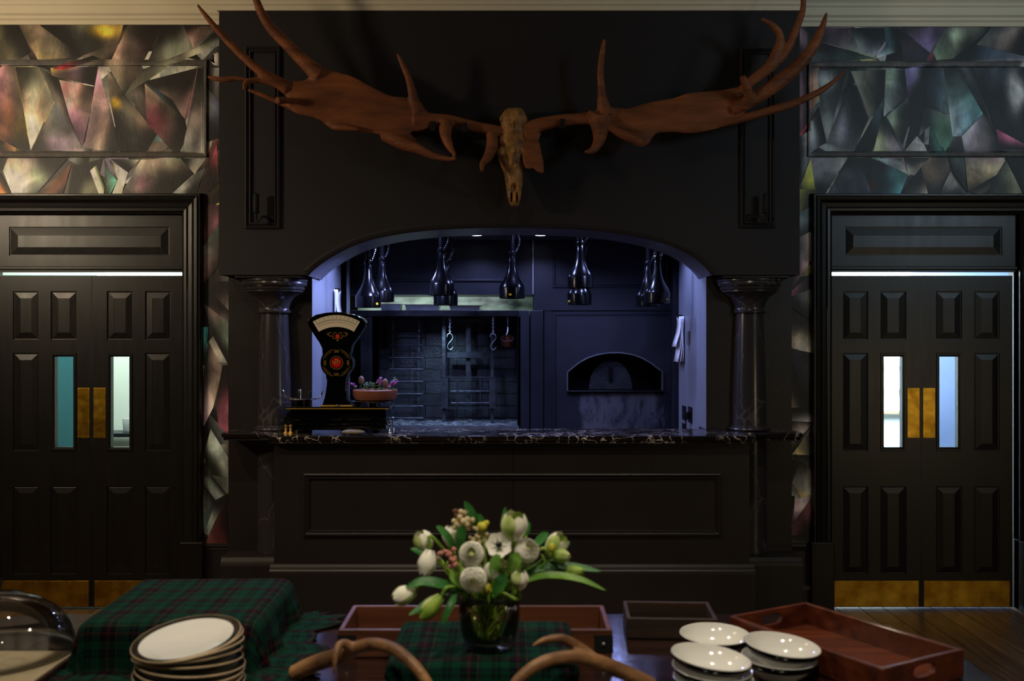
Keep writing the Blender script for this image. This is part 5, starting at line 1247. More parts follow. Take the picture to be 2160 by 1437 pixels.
skull.data.polygons.foreach_set('use_smooth', [True] * len(skull.data.polygons))
for x, y, crop, D in ((1605, 835, LA, 5.44), (1810, 842, LA, 5.44), (490, 690, RA, 5.44)):
    c = P(crop[0] + x * crop[2], crop[1] + y * crop[2], D)
    MB().box(c.x - 0.014, c.x + 0.014, D - 0.02, DB - 0.001, c.z - 0.028, c.z + 0.026).build('mounting_bracket', M['bracket'], trophy, bevel=0.003)
MB().box(PX(1075, 5.6), PX(1091, 5.6), 5.55, DB - 0.001, PZ(320, 5.55), PZ(280, 5.55)).build('mounting_bracket', M['bracket'], trophy)

# ------------------------------------------------------------------ candle sconces in the tall panels
def sconce(px_, py_, label, flip=1):
    c = P(px_, py_, DB - 0.05)
    root = thing('wall_sconce', (c.x, DB, c.z), label, 'sconce')
    q = DB / F
    x = c.x; y = DB - 0.06
    z0, z1 = PZ(449, y), PZ(407, y)
    MB().lathe([(0.015, z0), (0.017, z0 + 0.004), (0.017, z1 - 0.012), (0.012, z1 - 0.004), (0.006, z1)], x, y, 16).build('candle', M['bracket'], root, smooth='auto')
    MB().lathe([(0.006, z0 - 0.03), (0.009, z0 - 0.02), (0.007, z0 - 0.004), (0.02, z0), (0.02, z0 + 0.004)], x, y, 14).build('cup', M['bracket'], root, smooth='auto')
    bx_ = x + flip * 0.075
    MB().tube([(x, y, z0 - 0.025), (x + flip * 0.005, y, z0 - 0.048), (x + flip * 0.02, y, z0 - 0.04), (x + flip * 0.035, y + 0.01, z0 - 0.02), (bx_, DB - 0.012, z0 - 0.025)], [0.006, 0.006, 0.006, 0.007, 0.008], 8, 4).build('arm', M['bracket'], root, smooth=True)
    MB().lathe_axis([(0.026, 0), (0.026, 0.006), (0.018, 0.014), (0.006, 0.018)], (bx_, DB - 0.0005, z0 - 0.025), (0, -1, 0), 18).build('back_plate', M['bracket'], root, smooth='auto')
sconce(541, 430, 'black candle sconce at the foot of the left tall panel')
sconce(1614, 432, 'black candle sconce at the foot of the right tall panel', -1)

# ------------------------------------------------------------------ shop scale on the worktop
SC = (580, 640, 300 / 1487.0); SD = 5.62
def sp(x, y, D=SD): return P(580 + x * SC[2], 640 + y * SC[2], D)
scale = thing('shop_scale', (PX(712, SD), SD, ZC), 'black enamelled antique shop scale with fan-shaped dial and gold lines', 'scale')
kz = ZC + 0.012
bx0, bx1 = PX(606, 5.56), PX(818, 5.56); byf, byb = 5.56, 5.80
ztop = PZ(858, 5.56)
MB().box(bx0 + 0.012, bx1 - 0.012, byf + 0.01, byb - 0.01, kz + 0.055, ztop - 0.014).build('base_box', M['black_gloss'], scale, bevel=0.012, seg=3)
MB().box(bx0 + 0.004, bx1 - 0.004, byf, byb, kz + 0.034, kz + 0.055).build('base_step', M['black_gloss'], scale, bevel=0.008, seg=3)
MB().box(bx0 + 0.012, bx1 - 0.012, byf + 0.01, byb - 0.01, kz + 0.006, kz + 0.034).build('base_foot', M['black_gloss'], scale, bevel=0.006)
lid = MB().box(bx0 - 0.012, bx1 + 0.012, byf - 0.014, byb + 0.014, ztop - 0.014, ztop).build('base_lid', M['black_gloss'], scale, bevel=0.006, seg=3)
MB().box(bx0 - 0.006, bx1 + 0.006, byf - 0.016, byf - 0.012, ztop - 0.013, ztop - 0.008).build('gold_line', M['gold'], lid)
out = [(360,190),(366,170),(390,150),(450,120),(560,99),(650,92),(760,98),(870,128),(940,168),(962,196),(962,225),(945,262),(880,360),(830,420),(808,470),(808,510)]
disc = [(660 + 168 * math.cos(math.radians(a)), 620 - 166 * math.sin(math.radians(a))) for a in range(36, -50, -9)]
out += disc + [(765,775),(756,800),(756,900),(765,980),(800,1045),(812,1068),(505,1068),(515,1045),(540,970),(556,860),(560,800),(548,772)]
out += [(660 + 168 * math.cos(math.radians(a)), 620 - 166 * math.sin(math.radians(a))) for a in range(230, 143, -9)] + [(512,510),(510,470),(480,410),(420,320),(370,240)]
poly_ = [((sp(x, y)).x, (sp(x, y)).z) for x, y in out]
hd = MB().prism(poly_, SD - 0.05, SD + 0.05).build('dial_housing', M['black_gloss'], scale, bevel=0.022, seg=4)
hd.data.polygons.foreach_set('use_smooth', [True] * len(hd.data.polygons))
# dial face: annular sector
def sec(r0, r1, a0, a1, cx, cy, n=24):
    return [(cx + r1 * math.cos(a0 + (a1 - a0) * i / n), cy - r1 * math.sin(a0 + (a1 - a0) * i / n)) for i in range(n + 1)] + [(cx + r0 * math.cos(a1 + (a0 - a1) * i / n), cy - r0 * math.sin(a1 + (a0 - a1) * i / n)) for i in range(n + 1)]
dcx, dcy = 660, 600; a0, a1 = math.radians(59), math.radians(121)
def flatpoly(pts, y0, y1, D=SD): return MB().prism([((sp(x, y, D)).x, (sp(x, y, D)).z) for x, y in pts], y0, y1)
yf = SD - 0.0505
bz = MB()
def strip(r0, r1, A0, A1, y0, y1, n=24):
    m_ = MB()
    for i in range(n):
        b0 = A0 + (A1 - A0) * i / n; b1 = A0 + (A1 - A0) * (i + 1) / n
        q = [(dcx + r * math.cos(b), dcy - r * math.sin(b)) for r, b in ((r0, b0), (r1, b0), (r1, b1), (r0, b1))]
        w = [sp(x, y) for x, y in q]
        m_.add([(p.x, y0, p.z) for p in w] + [(p.x, y1, p.z) for p in w], [(0,1,2,3), (4,7,6,5), (0,4,5,1), (2,6,7,3)])
    return m_
face = strip(352, 474, a0, a1, yf - 0.004, yf + 0.004).build('dial_face', M['dial'], hd); face['label'] = 'cream fan-shaped dial'
strip(478, 492, a0 - 0.02, a1 + 0.02, yf - 0.006, yf + 0.002).build('dial_rim', M['black_gloss'], hd)
tk = MB()
for i in range(61):
    b = a0 + 0.05 + (a1 - a0 - 0.10) * i / 60; r0 = 424; r1 = 424 + (22 if i % 5 == 0 else 11)
    q = [(dcx + r * math.cos(b + s_), dcy - r * math.sin(b + s_)) for r, s_ in ((r0, -0.0016), (r1, -0.0016), (r1, 0.0016), (r0, 0.0016))]
    w = [sp(x, y) for x, y in q]; tk.add([(p.x, yf - 0.0045, p.z) for p in w], [(0,1,2,3)])
for i in range(24):
    b0 = a0 + 0.05 + (a1 - a0 - 0.10) * i / 24; b1 = a0 + 0.05 + (a1 - a0 - 0.10) * (i + 1) / 24
    for ra in (400, 422):
        w = [sp(dcx + r * math.cos(b), dcy - r * math.sin(b)) for r, b in ((ra, b0), (ra + 2.2, b0), (ra + 2.2, b1), (ra, b1))]; tk.add([(p.x, yf - 0.0045, p.z) for p in w], [(0,1,2,3)])
tk.build('dial_marks', M['ink'], face)
def text(body, loc, size, matl, parent, name='lettering', ext=0.0005):
    cu = bpy.data.curves.new(name, 'FONT'); cu.body = body; cu.size = size; cu.align_x = 'CENTER'; cu.align_y = 'CENTER'; cu.extrude = ext
    t = bpy.data.objects.new(name, cu); COL.objects.link(t)
    bpy.context.view_layer.update(); dg = bpy.context.evaluated_depsgraph_get()
    me = bpy.data.meshes.new_from_object(t.evaluated_get(dg)); bpy.data.objects.remove(t); bpy.data.curves.remove(cu)
    org = parent; 
    while org.parent is not None: org = org.parent
    org = Vector(org['_org']); mtx = Matrix.Translation(Vector(loc) - org) @ Matrix.Rotation(math.pi / 2, 4, 'X'); me.transform(mtx)
    me.materials.clear(); me.materials.append(matl); o = bpy.data.objects.new(name, me); COL.objects.link(o); o.parent = parent; return o
for i, s_ in enumerate(('0', '1', '2', '3', '4', '5', '6', '7', '8', '9', '10')):
    b = a1 - 0.06 - (a1 - a0 - 0.12) * i / 10; w = sp(dcx + 455 * math.cos(b), dcy - 455 * math.sin(b)); text(s_, (w.x, yf - 0.0048, w.z), 0.009, M['ink'], face)
# gold ornament and red medallions
def ring(cx, cy, r, w_, matl, name, parent, A0=0, A1=360, y=None, n=40):
    y = y if y is not None else yf - 0.0015; m_ = MB()
    for i in range(n):
        b0 = math.radians(A0 + (A1 - A0) * i / n); b1 = math.radians(A0 + (A1 - A0) * (i + 1) / n)
        w = [sp(cx + q * math.cos(b), cy - q * math.sin(b)) for q, b in ((r - w_, b0), (r + w_, b0), (r + w_, b1), (r - w_, b1))]
        m_.add([(p.x, y, p.z) for p in w], [(0,1,2,3)])
    return m_.build(name, matl, parent)
def discm(cx, cy, r, matl, name, parent, y): 
    m_ = MB(); w = [sp(cx + r * math.cos(2*math.pi*i/28), cy - r * math.sin(2*math.pi*i/28)) for i in range(28)]
    m_.add([(p.x, y, p.z) for p in w] + [(p.x, y + 0.002, p.z) for p in w], [tuple(range(28))] + [(i, (i+1) % 28, (i+1) % 28 + 28, i + 28) for i in range(28)]); return m_.build(name, matl, parent)
discm(660, 620, 150, M['black_gloss'], 'medallion_disc', hd, yf - 0.001)
ring(660, 620, 142, 1.6, M['gold'], 'gold_line', hd, 15, 75); ring(660, 620, 142, 1.6, M['gold'], 'gold_line', hd, 105, 165); ring(660, 620, 142, 1.6, M['gold'], 'gold_line', hd, 195, 255); ring(660, 620, 142, 1.6, M['gold'], 'gold_line', hd, 285, 345)
ring(660, 620, 126, 1.2, M['gold'], 'gold_line', hd, 25, 65); ring(660, 620, 126, 1.2, M['gold'], 'gold_line', hd, 115, 155); ring(660, 620, 126, 1.2, M['gold'], 'gold_line', hd, 205, 245); ring(660, 620, 126, 1.2, M['gold'], 'gold_line', hd, 295, 335)
ring(660, 620, 66, 2.2, M['gold'], 'gold_line', hd)
for A in (0, 90, 180, 270):
    a = math.radians(A)
    for s_ in (-1, 1): ring(660 + 120 * math.cos(a) + 13 * s_ * -math.sin(a), 620 - 120 * math.sin(a) + 13 * s_ * -math.cos(a), 11, 2.0, M['gold'], 'gold_scroll', hd, 0, 360, None, 14)
md = discm(660, 620, 52, M['red'], 'red_medallion', hd, yf - 0.003)
for ch, dx, dz, sz in (('V', -24, 0, 0.032), ('B', 0, -10, 0.042), ('P', 24, 0, 0.032)):
    w = sp(660 + dx, 620 + dz); text(ch, (w.x, yf - 0.0036, w.z), sz, M['gold'], md, 'monogram')
m2_ = discm(671, 347, 25, M['red'], 'red_medallion', hd, yf - 0.003); ring(671, 347, 12, 2.5, M['gold'], 'gold_line', m2_, 0, 360, yf - 0.0034, 16)
for (cx, cy, r, A0, A1) in ((600, 325, 20, 60, 330), (742, 325, 20, -150, 120), (645, 322, 16, 20, 200), (697, 322, 16, -20, 160), (640, 352, 18, 120, 300), (702, 352, 18, -120, 60), (671, 384, 9, 0, 360), (575, 322, 10, 90, 300), (765, 322, 10, -120, 90)):
    ring(cx, cy, r, 2.2, M['gold'], 'gold_scroll', hd, A0, A1, None, 16)
# foot plate, pans and small parts
MB().box(sp(500, 0).x, sp(825, 0).x, SD - 0.07, SD + 0.06, ztop, ztop + 0.008).build('foot_plate', M['gold'], scale, bevel=0.002)
MB().sphere((sp(675, 0).x, SD - 0.075, ztop + 0.006), 0.012, 0.01, 0.009, 10, 8).build('level_knob', M['chrome'], scale, smooth=True)
c = P(787, 848, 5.66)
pl = MB().lathe([(0.02, c.z - 0.004), (0.118, c.z + 0.002), (0.122, c.z + 0.006), (0.116, c.z + 0.009), (0.02, c.z + 0.006)], c.x, c.y, 40).build('goods_plate', M['chrome'], scale, smooth='auto')
MB().lathe([(0.03, ztop), (0.03, c.z)], c.x, c.y, 16).build('plate_post', M['black_gloss'], scale)
c2 = P(637, 842, 5.66)
MB().tube([P(597, 822, 5.66), P(603, 838, 5.66), (c2.x, c2.y, c2.z), P(672, 840, 5.66), P(681, 824, 5.66)], [0.004] * 5, 8, 4).build('weight_cradle', M['chrome'], scale, smooth=True)
MB().lathe([(0.07, c2.z - 0.003), (0.072, c2.z), (0.07, c2.z + 0.003)], c2.x, c2.y, 28).build('weight_plate', M['chrome'], scale, smooth='auto')
MB().lathe([(0.02, ztop), (0.018, c2.z)], c2.x - 0.012, c2.y, 14).build('plate_post', M['black_gloss'], scale); MB().lathe([(0.016, ztop), (0.014, c2.z)], c2.x + 0.03, c2.y, 14).build('plate_post', M['black_gloss'], scale)
for dx, m_, h in ((-0.012, M['chrome'], 0.055), (0.045, M['iron'], 0.045)):
    w = thing('scale_weight', (c2.x + dx, c2.y, c2.z + 0.003), 'bright steel weight on the small plate of the scale' if dx < 0 else 'dark iron weight on the small plate of the scale', 'weight')
    MB().lathe([(0.010, c2.z + 0.0035), (0.010, c2.z + h * 0.9), (0.008, c2.z + h)], c2.x + dx, c2.y, 16).build('weight_body', m_, w, smooth='auto', bevel=0.001)
for x, y_, m_ in ((bx1 + 0.012, byf + 0.0, M['chrome']), (bx0 - 0.008, byf, M['gold']), (bx0 + 0.02, byf - 0.008, M['gold']), (bx1 - 0.0, byb, M['chrome']), (bx0, byb, M['gold'])):
    h = 0.075 if m_ is M['chrome'] else 0.05
    MB().lathe([(0.014, ZC + 0.0005), (0.012, ZC + 0.006), (0.006, ZC + 0.014), (0.006, ZC + h * 0.6), (0.004, ZC + h * 0.7), (0.009, ZC + h * 0.82), (0.008, ZC + h * 0.95), (0.003, ZC + h)], x, y_, 16).build('levelling_foot', m_, scale, smooth='auto')
# bowl of flowers on the plate
c = P(792, 845, 5.66); bz0 = P(787, 848, 5.66).z + 0.0095; c.x = PX(791, 5.66)
bowl = MB().lathe([(0.09, bz0), (0.115, bz0 + 0.008), (0.128, bz0 + 0.03), (0.128, bz0 + 0.058), (0.120, bz0 + 0.062), (0.114, bz0 + 0.05), (0.10, bz0 + 0.02)], c.x, c.y, 40).build('flower_bowl', M['terracotta'], smooth='auto')
tag(bowl, 'shallow terracotta bowl of flowers on the plate of the scale', 'bowl')
o = MB().lathe([(0.10, bz0 + 0.024), (0.11, bz0 + 0.045), (0.06, bz0 + 0.05)], c.x, c.y, 20).build('moss', M['leaf'], None, smooth=True); tag(o, 'dark green moss filling the terracotta bowl', 'moss', kind='stuff')
rnd = random.Random(3)
def sprig(x, y, h, lean, kind, label):
    zb = bz0 + 0.048; root = thing('flower_sprig', (x, y, zb), label, 'flower', 'flowers in the terracotta bowl')
    top = (x + lean, y, zb + h)
    MB().tube([(x, y, zb - 0.003), (x + lean * 0.4, y, zb + h * 0.6), top], 0.002, 5, 3).build('stem', M['stem'], root, smooth=True)
    cm = MB()
    if kind == 'tuft':
        cm.sphere((top[0], top[1], top[2] - 0.005), 0.017, 0.017, 0.026, 10, 8); cm.build('seed_head', M['mauve'], root, smooth=True)
    else:
        for k in range(16):
            t = rnd.random(); cm.sphere((x + lean * (0.4 + 0.7 * t) + rnd.uniform(-0.015, 0.015), y + rnd.uniform(-0.015, 0.015), zb + h * (0.55 + 0.5 * t)), 0.006, None, None, 6, 5)
        cm.build('blossom', M['purple'] if kind == 'purple' else M['sage'], root, smooth=True)
    lf = MB()
    for k in range(4):
        a = rnd.uniform(0, 6.28); L = rnd.uniform(0.02, 0.035); dx, dy = math.cos(a) * L, math.sin(a) * L; z = zb + h * rnd.uniform(0.05, 0.5)
        lf.add([(x, y, z), (x + dx * 0.5 - dy * 0.25, y + dy * 0.5 + dx * 0.25, z + 0.008), (x + dx, y + dy, z + 0.004), (x + dx * 0.5 + dy * 0.25, y + dy * 0.5 - dx * 0.25, z + 0.008)], [(0,1,2,3)])
    lf.build('leaf', M['leaf'], root)
for dx, dy, h, lean, kind, lab in ((-0.10, -0.03, 0.05, -0.03, 'purple', 'purple sprig leaning over the left rim of the terracotta bowl'), (-0.075, -0.02, 0.07, 0.0, 'tuft', 'brown fluffy seed head at the left in the terracotta bowl'), (-0.04, -0.05, 0.05, 0.0, 'sage', 'grey-green sprig left of centre in the terracotta bowl'),
        (0.0, -0.05, 0.055, -0.01, 'sage', 'grey-green sprig at the middle of the terracotta bowl'), (0.03, -0.05, 0.08, 0.0, 'purple', 'tall purple sprig at the middle of the terracotta bowl'), (0.05, -0.03, 0.055, 0.012, 'tuft', 'large brown seed head right of centre in the terracotta bowl'),
        (0.08, -0.03, 0.05, 0.01, 'purple', 'purple sprig right of the brown seed head'), (0.10, 0.0, 0.075, 0.012, 'sage', 'tall grey-green sprig at the right of the terracotta bowl'), (0.10, -0.03, 0.06, 0.02, 'purple', 'purple sprig over the right rim of the terracotta bowl')):
    sprig(c.x + dx, c.y + dy, h, lean, kind, lab)
# stone
st = P(744, 912, 5.46)
mbs = MB().sphere((st.x, 5.475, ZC + 0.016), 0.066, 0.03, 0.0155, 20, 10); o = mbs.build('pebble', M['stone'], None, smooth=True); tag(o, 'pale flat pebble lying on the worktop before the scale', 'stone')
# ------------------------------------------------------------------ foreground table
TZ = 0.75
def rrect(x0, x1, y0, y1, r, n=10):
    return arc(x1 - r, y1 - r, r, 0, 90, n) + arc(x0 + r, y1 - r, r, 90, 180, n) + arc(x0 + r, y0 + r, r, 180, 270, n) + arc(x1 - r, y0 + r, r, 270, 360, n)
table = thing('dining_table', (-0.25, 2.35, 0), 'dark polished table with rounded corners laid with trays and crockery', 'table')
pl = rrect(-1.80, 1.21, 1.62, 3.08, 0.42)
MB().slab(pl, TZ - 0.035, TZ).build('table_top', M['table'], table, bevel=0.008, seg=3)
MB().slab(rrect(-1.70, 1.11, 1.72, 2.98, 0.36), TZ - 0.11, TZ - 0.0355).build('apron', M['table'], table)
for x, y in ((-1.5, 1.95), (0.92, 1.95), (-1.5, 2.76), (0.92, 2.76)):
    MB().lathe([(0.035, 0.001), (0.04, 0.02), (0.028, 0.05), (0.03, 0.3), (0.045, 0.5), (0.04, 0.56), (0.045, TZ - 0.111)], x, y, 20).build('leg', M['table'], table, smooth='auto')

# ------------------------------------------------------------------ cloth draped over boxes
def drape(name, label, x0, x1, y0, y1, ztop, zfloor, reach, seed, ang=0.0, edge_r=0.03, folds=7, floor_fn=None):
    cx, cy = (x0 + x1) / 2, (y0 + y1) / 2; hx, hy = (x1 - x0) / 2, (y1 - y0) / 2
    rl, rr, rf, rb = reach; step = 0.0125; rnd = random.Random(seed); ph = rnd.uniform(0, 6)
    us = []; u = -hx - rl
    nx = int((2 * hx + rl + rr) / step); ny = int((2 * hy + rf + rb) / step)
    vs_ = []; uvs = []; fs = []
    for j in range(ny + 1):
        for i in range(nx + 1):
            u = -hx - rl + (2 * hx + rl + rr) * i / nx; v = -hy - rf + (2 * hy + rf + rb) * j / ny
            qx = max(-hx, min(hx, u)); qy = max(-hy, min(hy, v)); dx, dy = u - qx, v - qy; d = math.hypot(dx, dy)
            z = ztop
            if d > 1e-6:
                nx_, ny_ = dx / d, dy / d
                H = ztop - zfloor; r = edge_r; al = r * math.pi / 2
                if d < al:
                    th = d / r; out = r * math.sin(th); dz = r * (1 - math.cos(th))
                else:
                    e = d - al; out = r + e * 0.16; dz = r + e * 0.985
                per = math.atan2(ny_ * 1.0, nx_) ; s_ = (qx * ny_ - qy * nx_) * 22 + per * 3
                out += max(0, d - al) * 0.16 * math.sin(s_ + ph) + max(0, d - al) * 0.08 * math.sin(2.3 * s_ + 1.7 * ph)
                if dz > H:
                    ex = dz - H; dz = H - 0.002 - 0.004 * math.sin(s_ * 1.3) ** 2; out += ex * 0.9
                z = ztop - dz
                u2, v2 = qx + nx_ * out, qy + ny_ * out
            else:
                u2, v2 = u, v; z = ztop + 0.0025 * math.sin(u * 21 + ph) * math.sin(v * 17)
            ca, sa = math.cos(ang), math.sin(ang)
            vs_.append((cx + u2 * ca - v2 * sa, cy + u2 * sa + v2 * ca, z)); uvs.append((u, v))
    for j in range(ny):
        for i in range(nx):
            a = j * (nx + 1) + i; fs.append((a, a + 1, a + nx + 2, a + nx + 1))
    mb = MB().add(vs_, fs); o = mb.build(name, M['plaid'], None, smooth=True)
    uvl = o.data.uv_layers.new(name='UVMap')
    for lp in o.data.loops: uvl.data[lp.index].uv = uvs[lp.vertex_index]
    m_ = o.modifiers.new('t', 'SOLIDIFY'); m_.thickness = 0.003; m_.offset = 1
    return tag(o, label, 'cloth')
drape('tartan_cloth', 'green tartan cloth draped over a box behind the plate stack', -1.085, -0.685, 2.56, 2.99, 0.878, TZ + 0.004, (0.16, 0.24, 0.24, 0.13), 2, ang=math.radians(1.5), edge_r=0.035)
o = MB().rbox((-0.885, 2.775, 0.813), 0.185, 0.200, 0.060, math.radians(1.5)).build('covered_box', M['crate'], bevel=0.006); tag(o, 'box hidden under the large green tartan cloth', 'box')
drape('tartan_cloth', 'green tartan cloth under the flower vase, hanging over the tray', -0.275, 0.135, 2.33, 2.67, 0.838, TZ + 0.004, (0.035, 0.035, 0.16, 0.06), 6, edge_r=0.02, folds=4)
o = MB().rbox((-0.07, 2.475, 0.792), 0.190, 0.135, 0.040, 0).build('covered_box', M['crate'], bevel=0.005); tag(o, 'low box hidden under the tartan cloth of the vase', 'box')

# ------------------------------------------------------------------ trays and crate
def tray(name, label, c, hl, hw, h, ang, matl, t=0.014, handle=True, corner=False, cat='tray', flare=0.0):
    """c centre on table, hl half length along local x, hw half width along local y"""
    root = thing(name, (c[0], c[1], TZ), label, cat); z0 = TZ + 0.0015
    ca, sa = math.cos(ang), math.sin(ang)
    def L(x, y, z): return (c[0] + x * ca - y * sa, c[1] + x * sa + y * ca, z)
    def bx(x0, x1, y0, y1, za, zb, nm, b=0.003):
        m_ = MB(); vs_ = [L(x, y, z) for z in (za, zb) for x, y in ((x0, y0), (x1, y0), (x1, y1), (x0, y1))]
        m_.add(vs_, [(0,3,2,1), (4,5,6,7), (0,1,5,4), (1,2,6,5), (2,3,7,6), (3,0,4,7)]); return m_.build(nm, matl, root, bevel=b)
    bx(-hl + t, hl - t, -hw + t, hw - t, z0, z0 + 0.010, 'bottom_board', 0)
    bx(-hl, hl, -hw, -hw + t, z0, z0 + h, 'long_side'); bx(-hl, hl, hw - t, hw, z0, z0 + h, 'long_side')
    for s_ in (-1, 1):
        xa, xb = sorted((s_ * hl, s_ * (hl - t))); e = 0.0005
        if handle:
            g0, g1 = 0.045, 0.016     # slot half width, half height
            zc = z0 + h * 0.60
            ya, yb = -hw + t + e, hw - t - e
            n = 14; slot = [(0.9 * g0 * math.copysign(abs(math.cos(2*math.pi*k/n)) ** 0.6, math.cos(2*math.pi*k/n)), zc + g1 * math.sin(2*math.pi*k/n)) for k in range(n)]
            m_ = MB()
            # panel with slot: fan quads between slot ring and rectangle ring
            rect = []
            for (yy, zz) in slot:
                dy, dz = yy, zz - zc
                sc_ = min(abs((yb if dy > 0 else ya) / dy) if abs(dy) > 1e-6 else 1e9, abs(((z0 + h - zc) if dz > 0 else (zc - z0)) / dz) if abs(dz) > 1e-6 else 1e9)
                rect.append((dy * sc_, zc + dz * sc_))
            # add true corners
            full_s = []; full_r = []
            for k in range(n):
                full_s.append(slot[k]); full_r.append(rect[k])
                k2 = (k + 1) % n
                a_, b_ = rect[k], rect[k2]
                if abs(a_[0] - b_[0]) > 1e-5 and abs(a_[1] - b_[1]) > 1e-5:
                    cy_ = yb if (a_[0] + b_[0]) > 0 else ya; cz_ = z0 + h if (a_[1] + b_[1]) / 2 > zc else z0
                    full_s.append(((slot[k][0] + slot[k2][0]) / 2, (slot[k][1] + slot[k2][1]) / 2)); full_r.append((cy_, cz_))
            q = len(full_s); vs_ = [L(xa, y, z) for y, z in full_s] + [L(xa, y, z) for y, z in full_r] + [L(xb, y, z) for y, z in full_s] + [L(xb, y, z) for y, z in full_r]; fs = []
            for k in range(q):
                k2 = (k + 1) % q
                fs += [(k, k2, q + k2, q + k), (2*q + k, 3*q + k, 3*q + k2, 2*q + k2), (k, 2*q + k, 2*q + k2, k2), (q + k, q + k2, 3*q + k2, 3*q + k)]
            m_.add(vs_, fs).build('end_board', matl, root, bevel=0.002)
        else: bx(xa, xb, -hw + t + e, hw - t - e, z0, z0 + h, 'end_board')
    if corner:
        for sx in (-1, 1):
            for sy in (-1, 1):
                w_ = 0.05; zz0, zz1 = z0 + 0.012, z0 + h - 0.014
                m_ = MB(); x_o = sx * (hl + 0.0015); y_o = sy * (hw + 0.0015)
                pl_ = [(x_o, y_o), (x_o - sx * w_, y_o), (x_o - sx * w_, sy * hw), (sx * hl, sy * hw), (sx * hl, y_o - sy * w_), (x_o, y_o - sy * w_)]
                pw = [L(a, b, 0)[:2] for a, b in pl_]
                br = m_.slab(pw, zz0, zz1).build('corner_bracket', M['bracket'], root)
                MB().sphere(L(x_o - sx * w_ * 0.5, y_o, (zz0 + zz1) / 2), 0.006, None, None, 8, 6).build('rivet', M['steel'], br, smooth=True)
    return root
tray('serving_tray', 'orange-brown wooden tray with black metal corners behind the vase', (-0.098, 2.775), 0.365, 0.125, 0.073, 0.0, M['tray_mid'], handle=False, corner=True)
tray('handled_tray', 'red-brown wooden tray with handle slots at the right of the table', (0.872, 2.645), 0.262, 0.150, 0.070, math.radians(-60), M['tray_red'], t=0.013)
tray('dark_crate', 'dark weathered wooden crate beyond the bowls', (0.458, 2.905), 0.128, 0.095, 0.058, math.radians(-3), M['crate'], t=0.012, handle=False, cat='crate')

# ------------------------------------------------------------------ plates
ordn = ['topmost', 'second', 'third', 'fourth', 'fifth', 'sixth', 'seventh', 'eighth', 'ninth', 'tenth', 'eleventh']
def plate_parts(root, R):
    MB().lathe([(R * 0.56, 0.0), (R * 0.60, 0.0), (R * 0.62, 0.003), (R * 0.96, 0.0125), (R * 0.985, 0.0135), (R * 0.985, 0.0155), (R * 0.86, 0.0140), (R * 0.845, 0.0136), (R * 0.66, 0.0078), (R * 0.60, 0.0055), (R * 0.05, 0.0055)], 0, 0, 48).build('plate_body', M['porcelain'], root, smooth='auto')
    MB().lathe([(R * 0.862, 0.0142), (R * 0.92, 0.0155), (R * 0.987, 0.0165), (R * 0.987, 0.0150), (R * 0.92, 0.0140)], 0, 0, 48, False, False).build('black_band', M['black_band'], root, smooth='auto')
    MB().lathe([(R * 0.986, 0.0120), (R * 1.0, 0.0135), (R * 1.0, 0.0155), (R * 0.988, 0.0170), (R * 0.982, 0.0160)], 0, 0, 48, False, False).build('rim', M['brown_band'], root, smooth='auto')
NPL = 11; R = 0.127
pc = Vector((PX(399, 2.38), 2.38, TZ + 0.002))
first_plate = None
for k in range(NPL):          # from the bottom up
    fromtop = NPL - 1 - k
    lab = ('%s of the white black-banded plates in the leaning stack' % ordn[fromtop] if fromtop == 0 else ('%s plate from the top of the leaning black-banded stack' % ordn[fromtop])) if fromtop < NPL - 1 else 'bottom plate of the leaning black-banded stack'
    if first_plate is None:
        r_ = thing('dinner_plate', (0, 0, 0), lab, 'plate', 'plates in the leaning stack'); plate_parts(r_, R); first_plate = r_
    else:
        r_ = copy_tree(first_plate); r_['label'] = lab
    a = 0.30 * k / NPL
    tilt = math.radians(9.5) * (k / (NPL - 1)); tf = math.radians(3.0) * (k / (NPL - 1))
    r_.location = (pc.x + 0.004 * math.sin(k * 1.7), pc.y + 0.003 * math.cos(k * 2.1), pc.z + k * 0.0112 + R * math.sin(tilt) * 0.32)
    r_.rotation_euler = (tf, -tilt, k * 0.7)
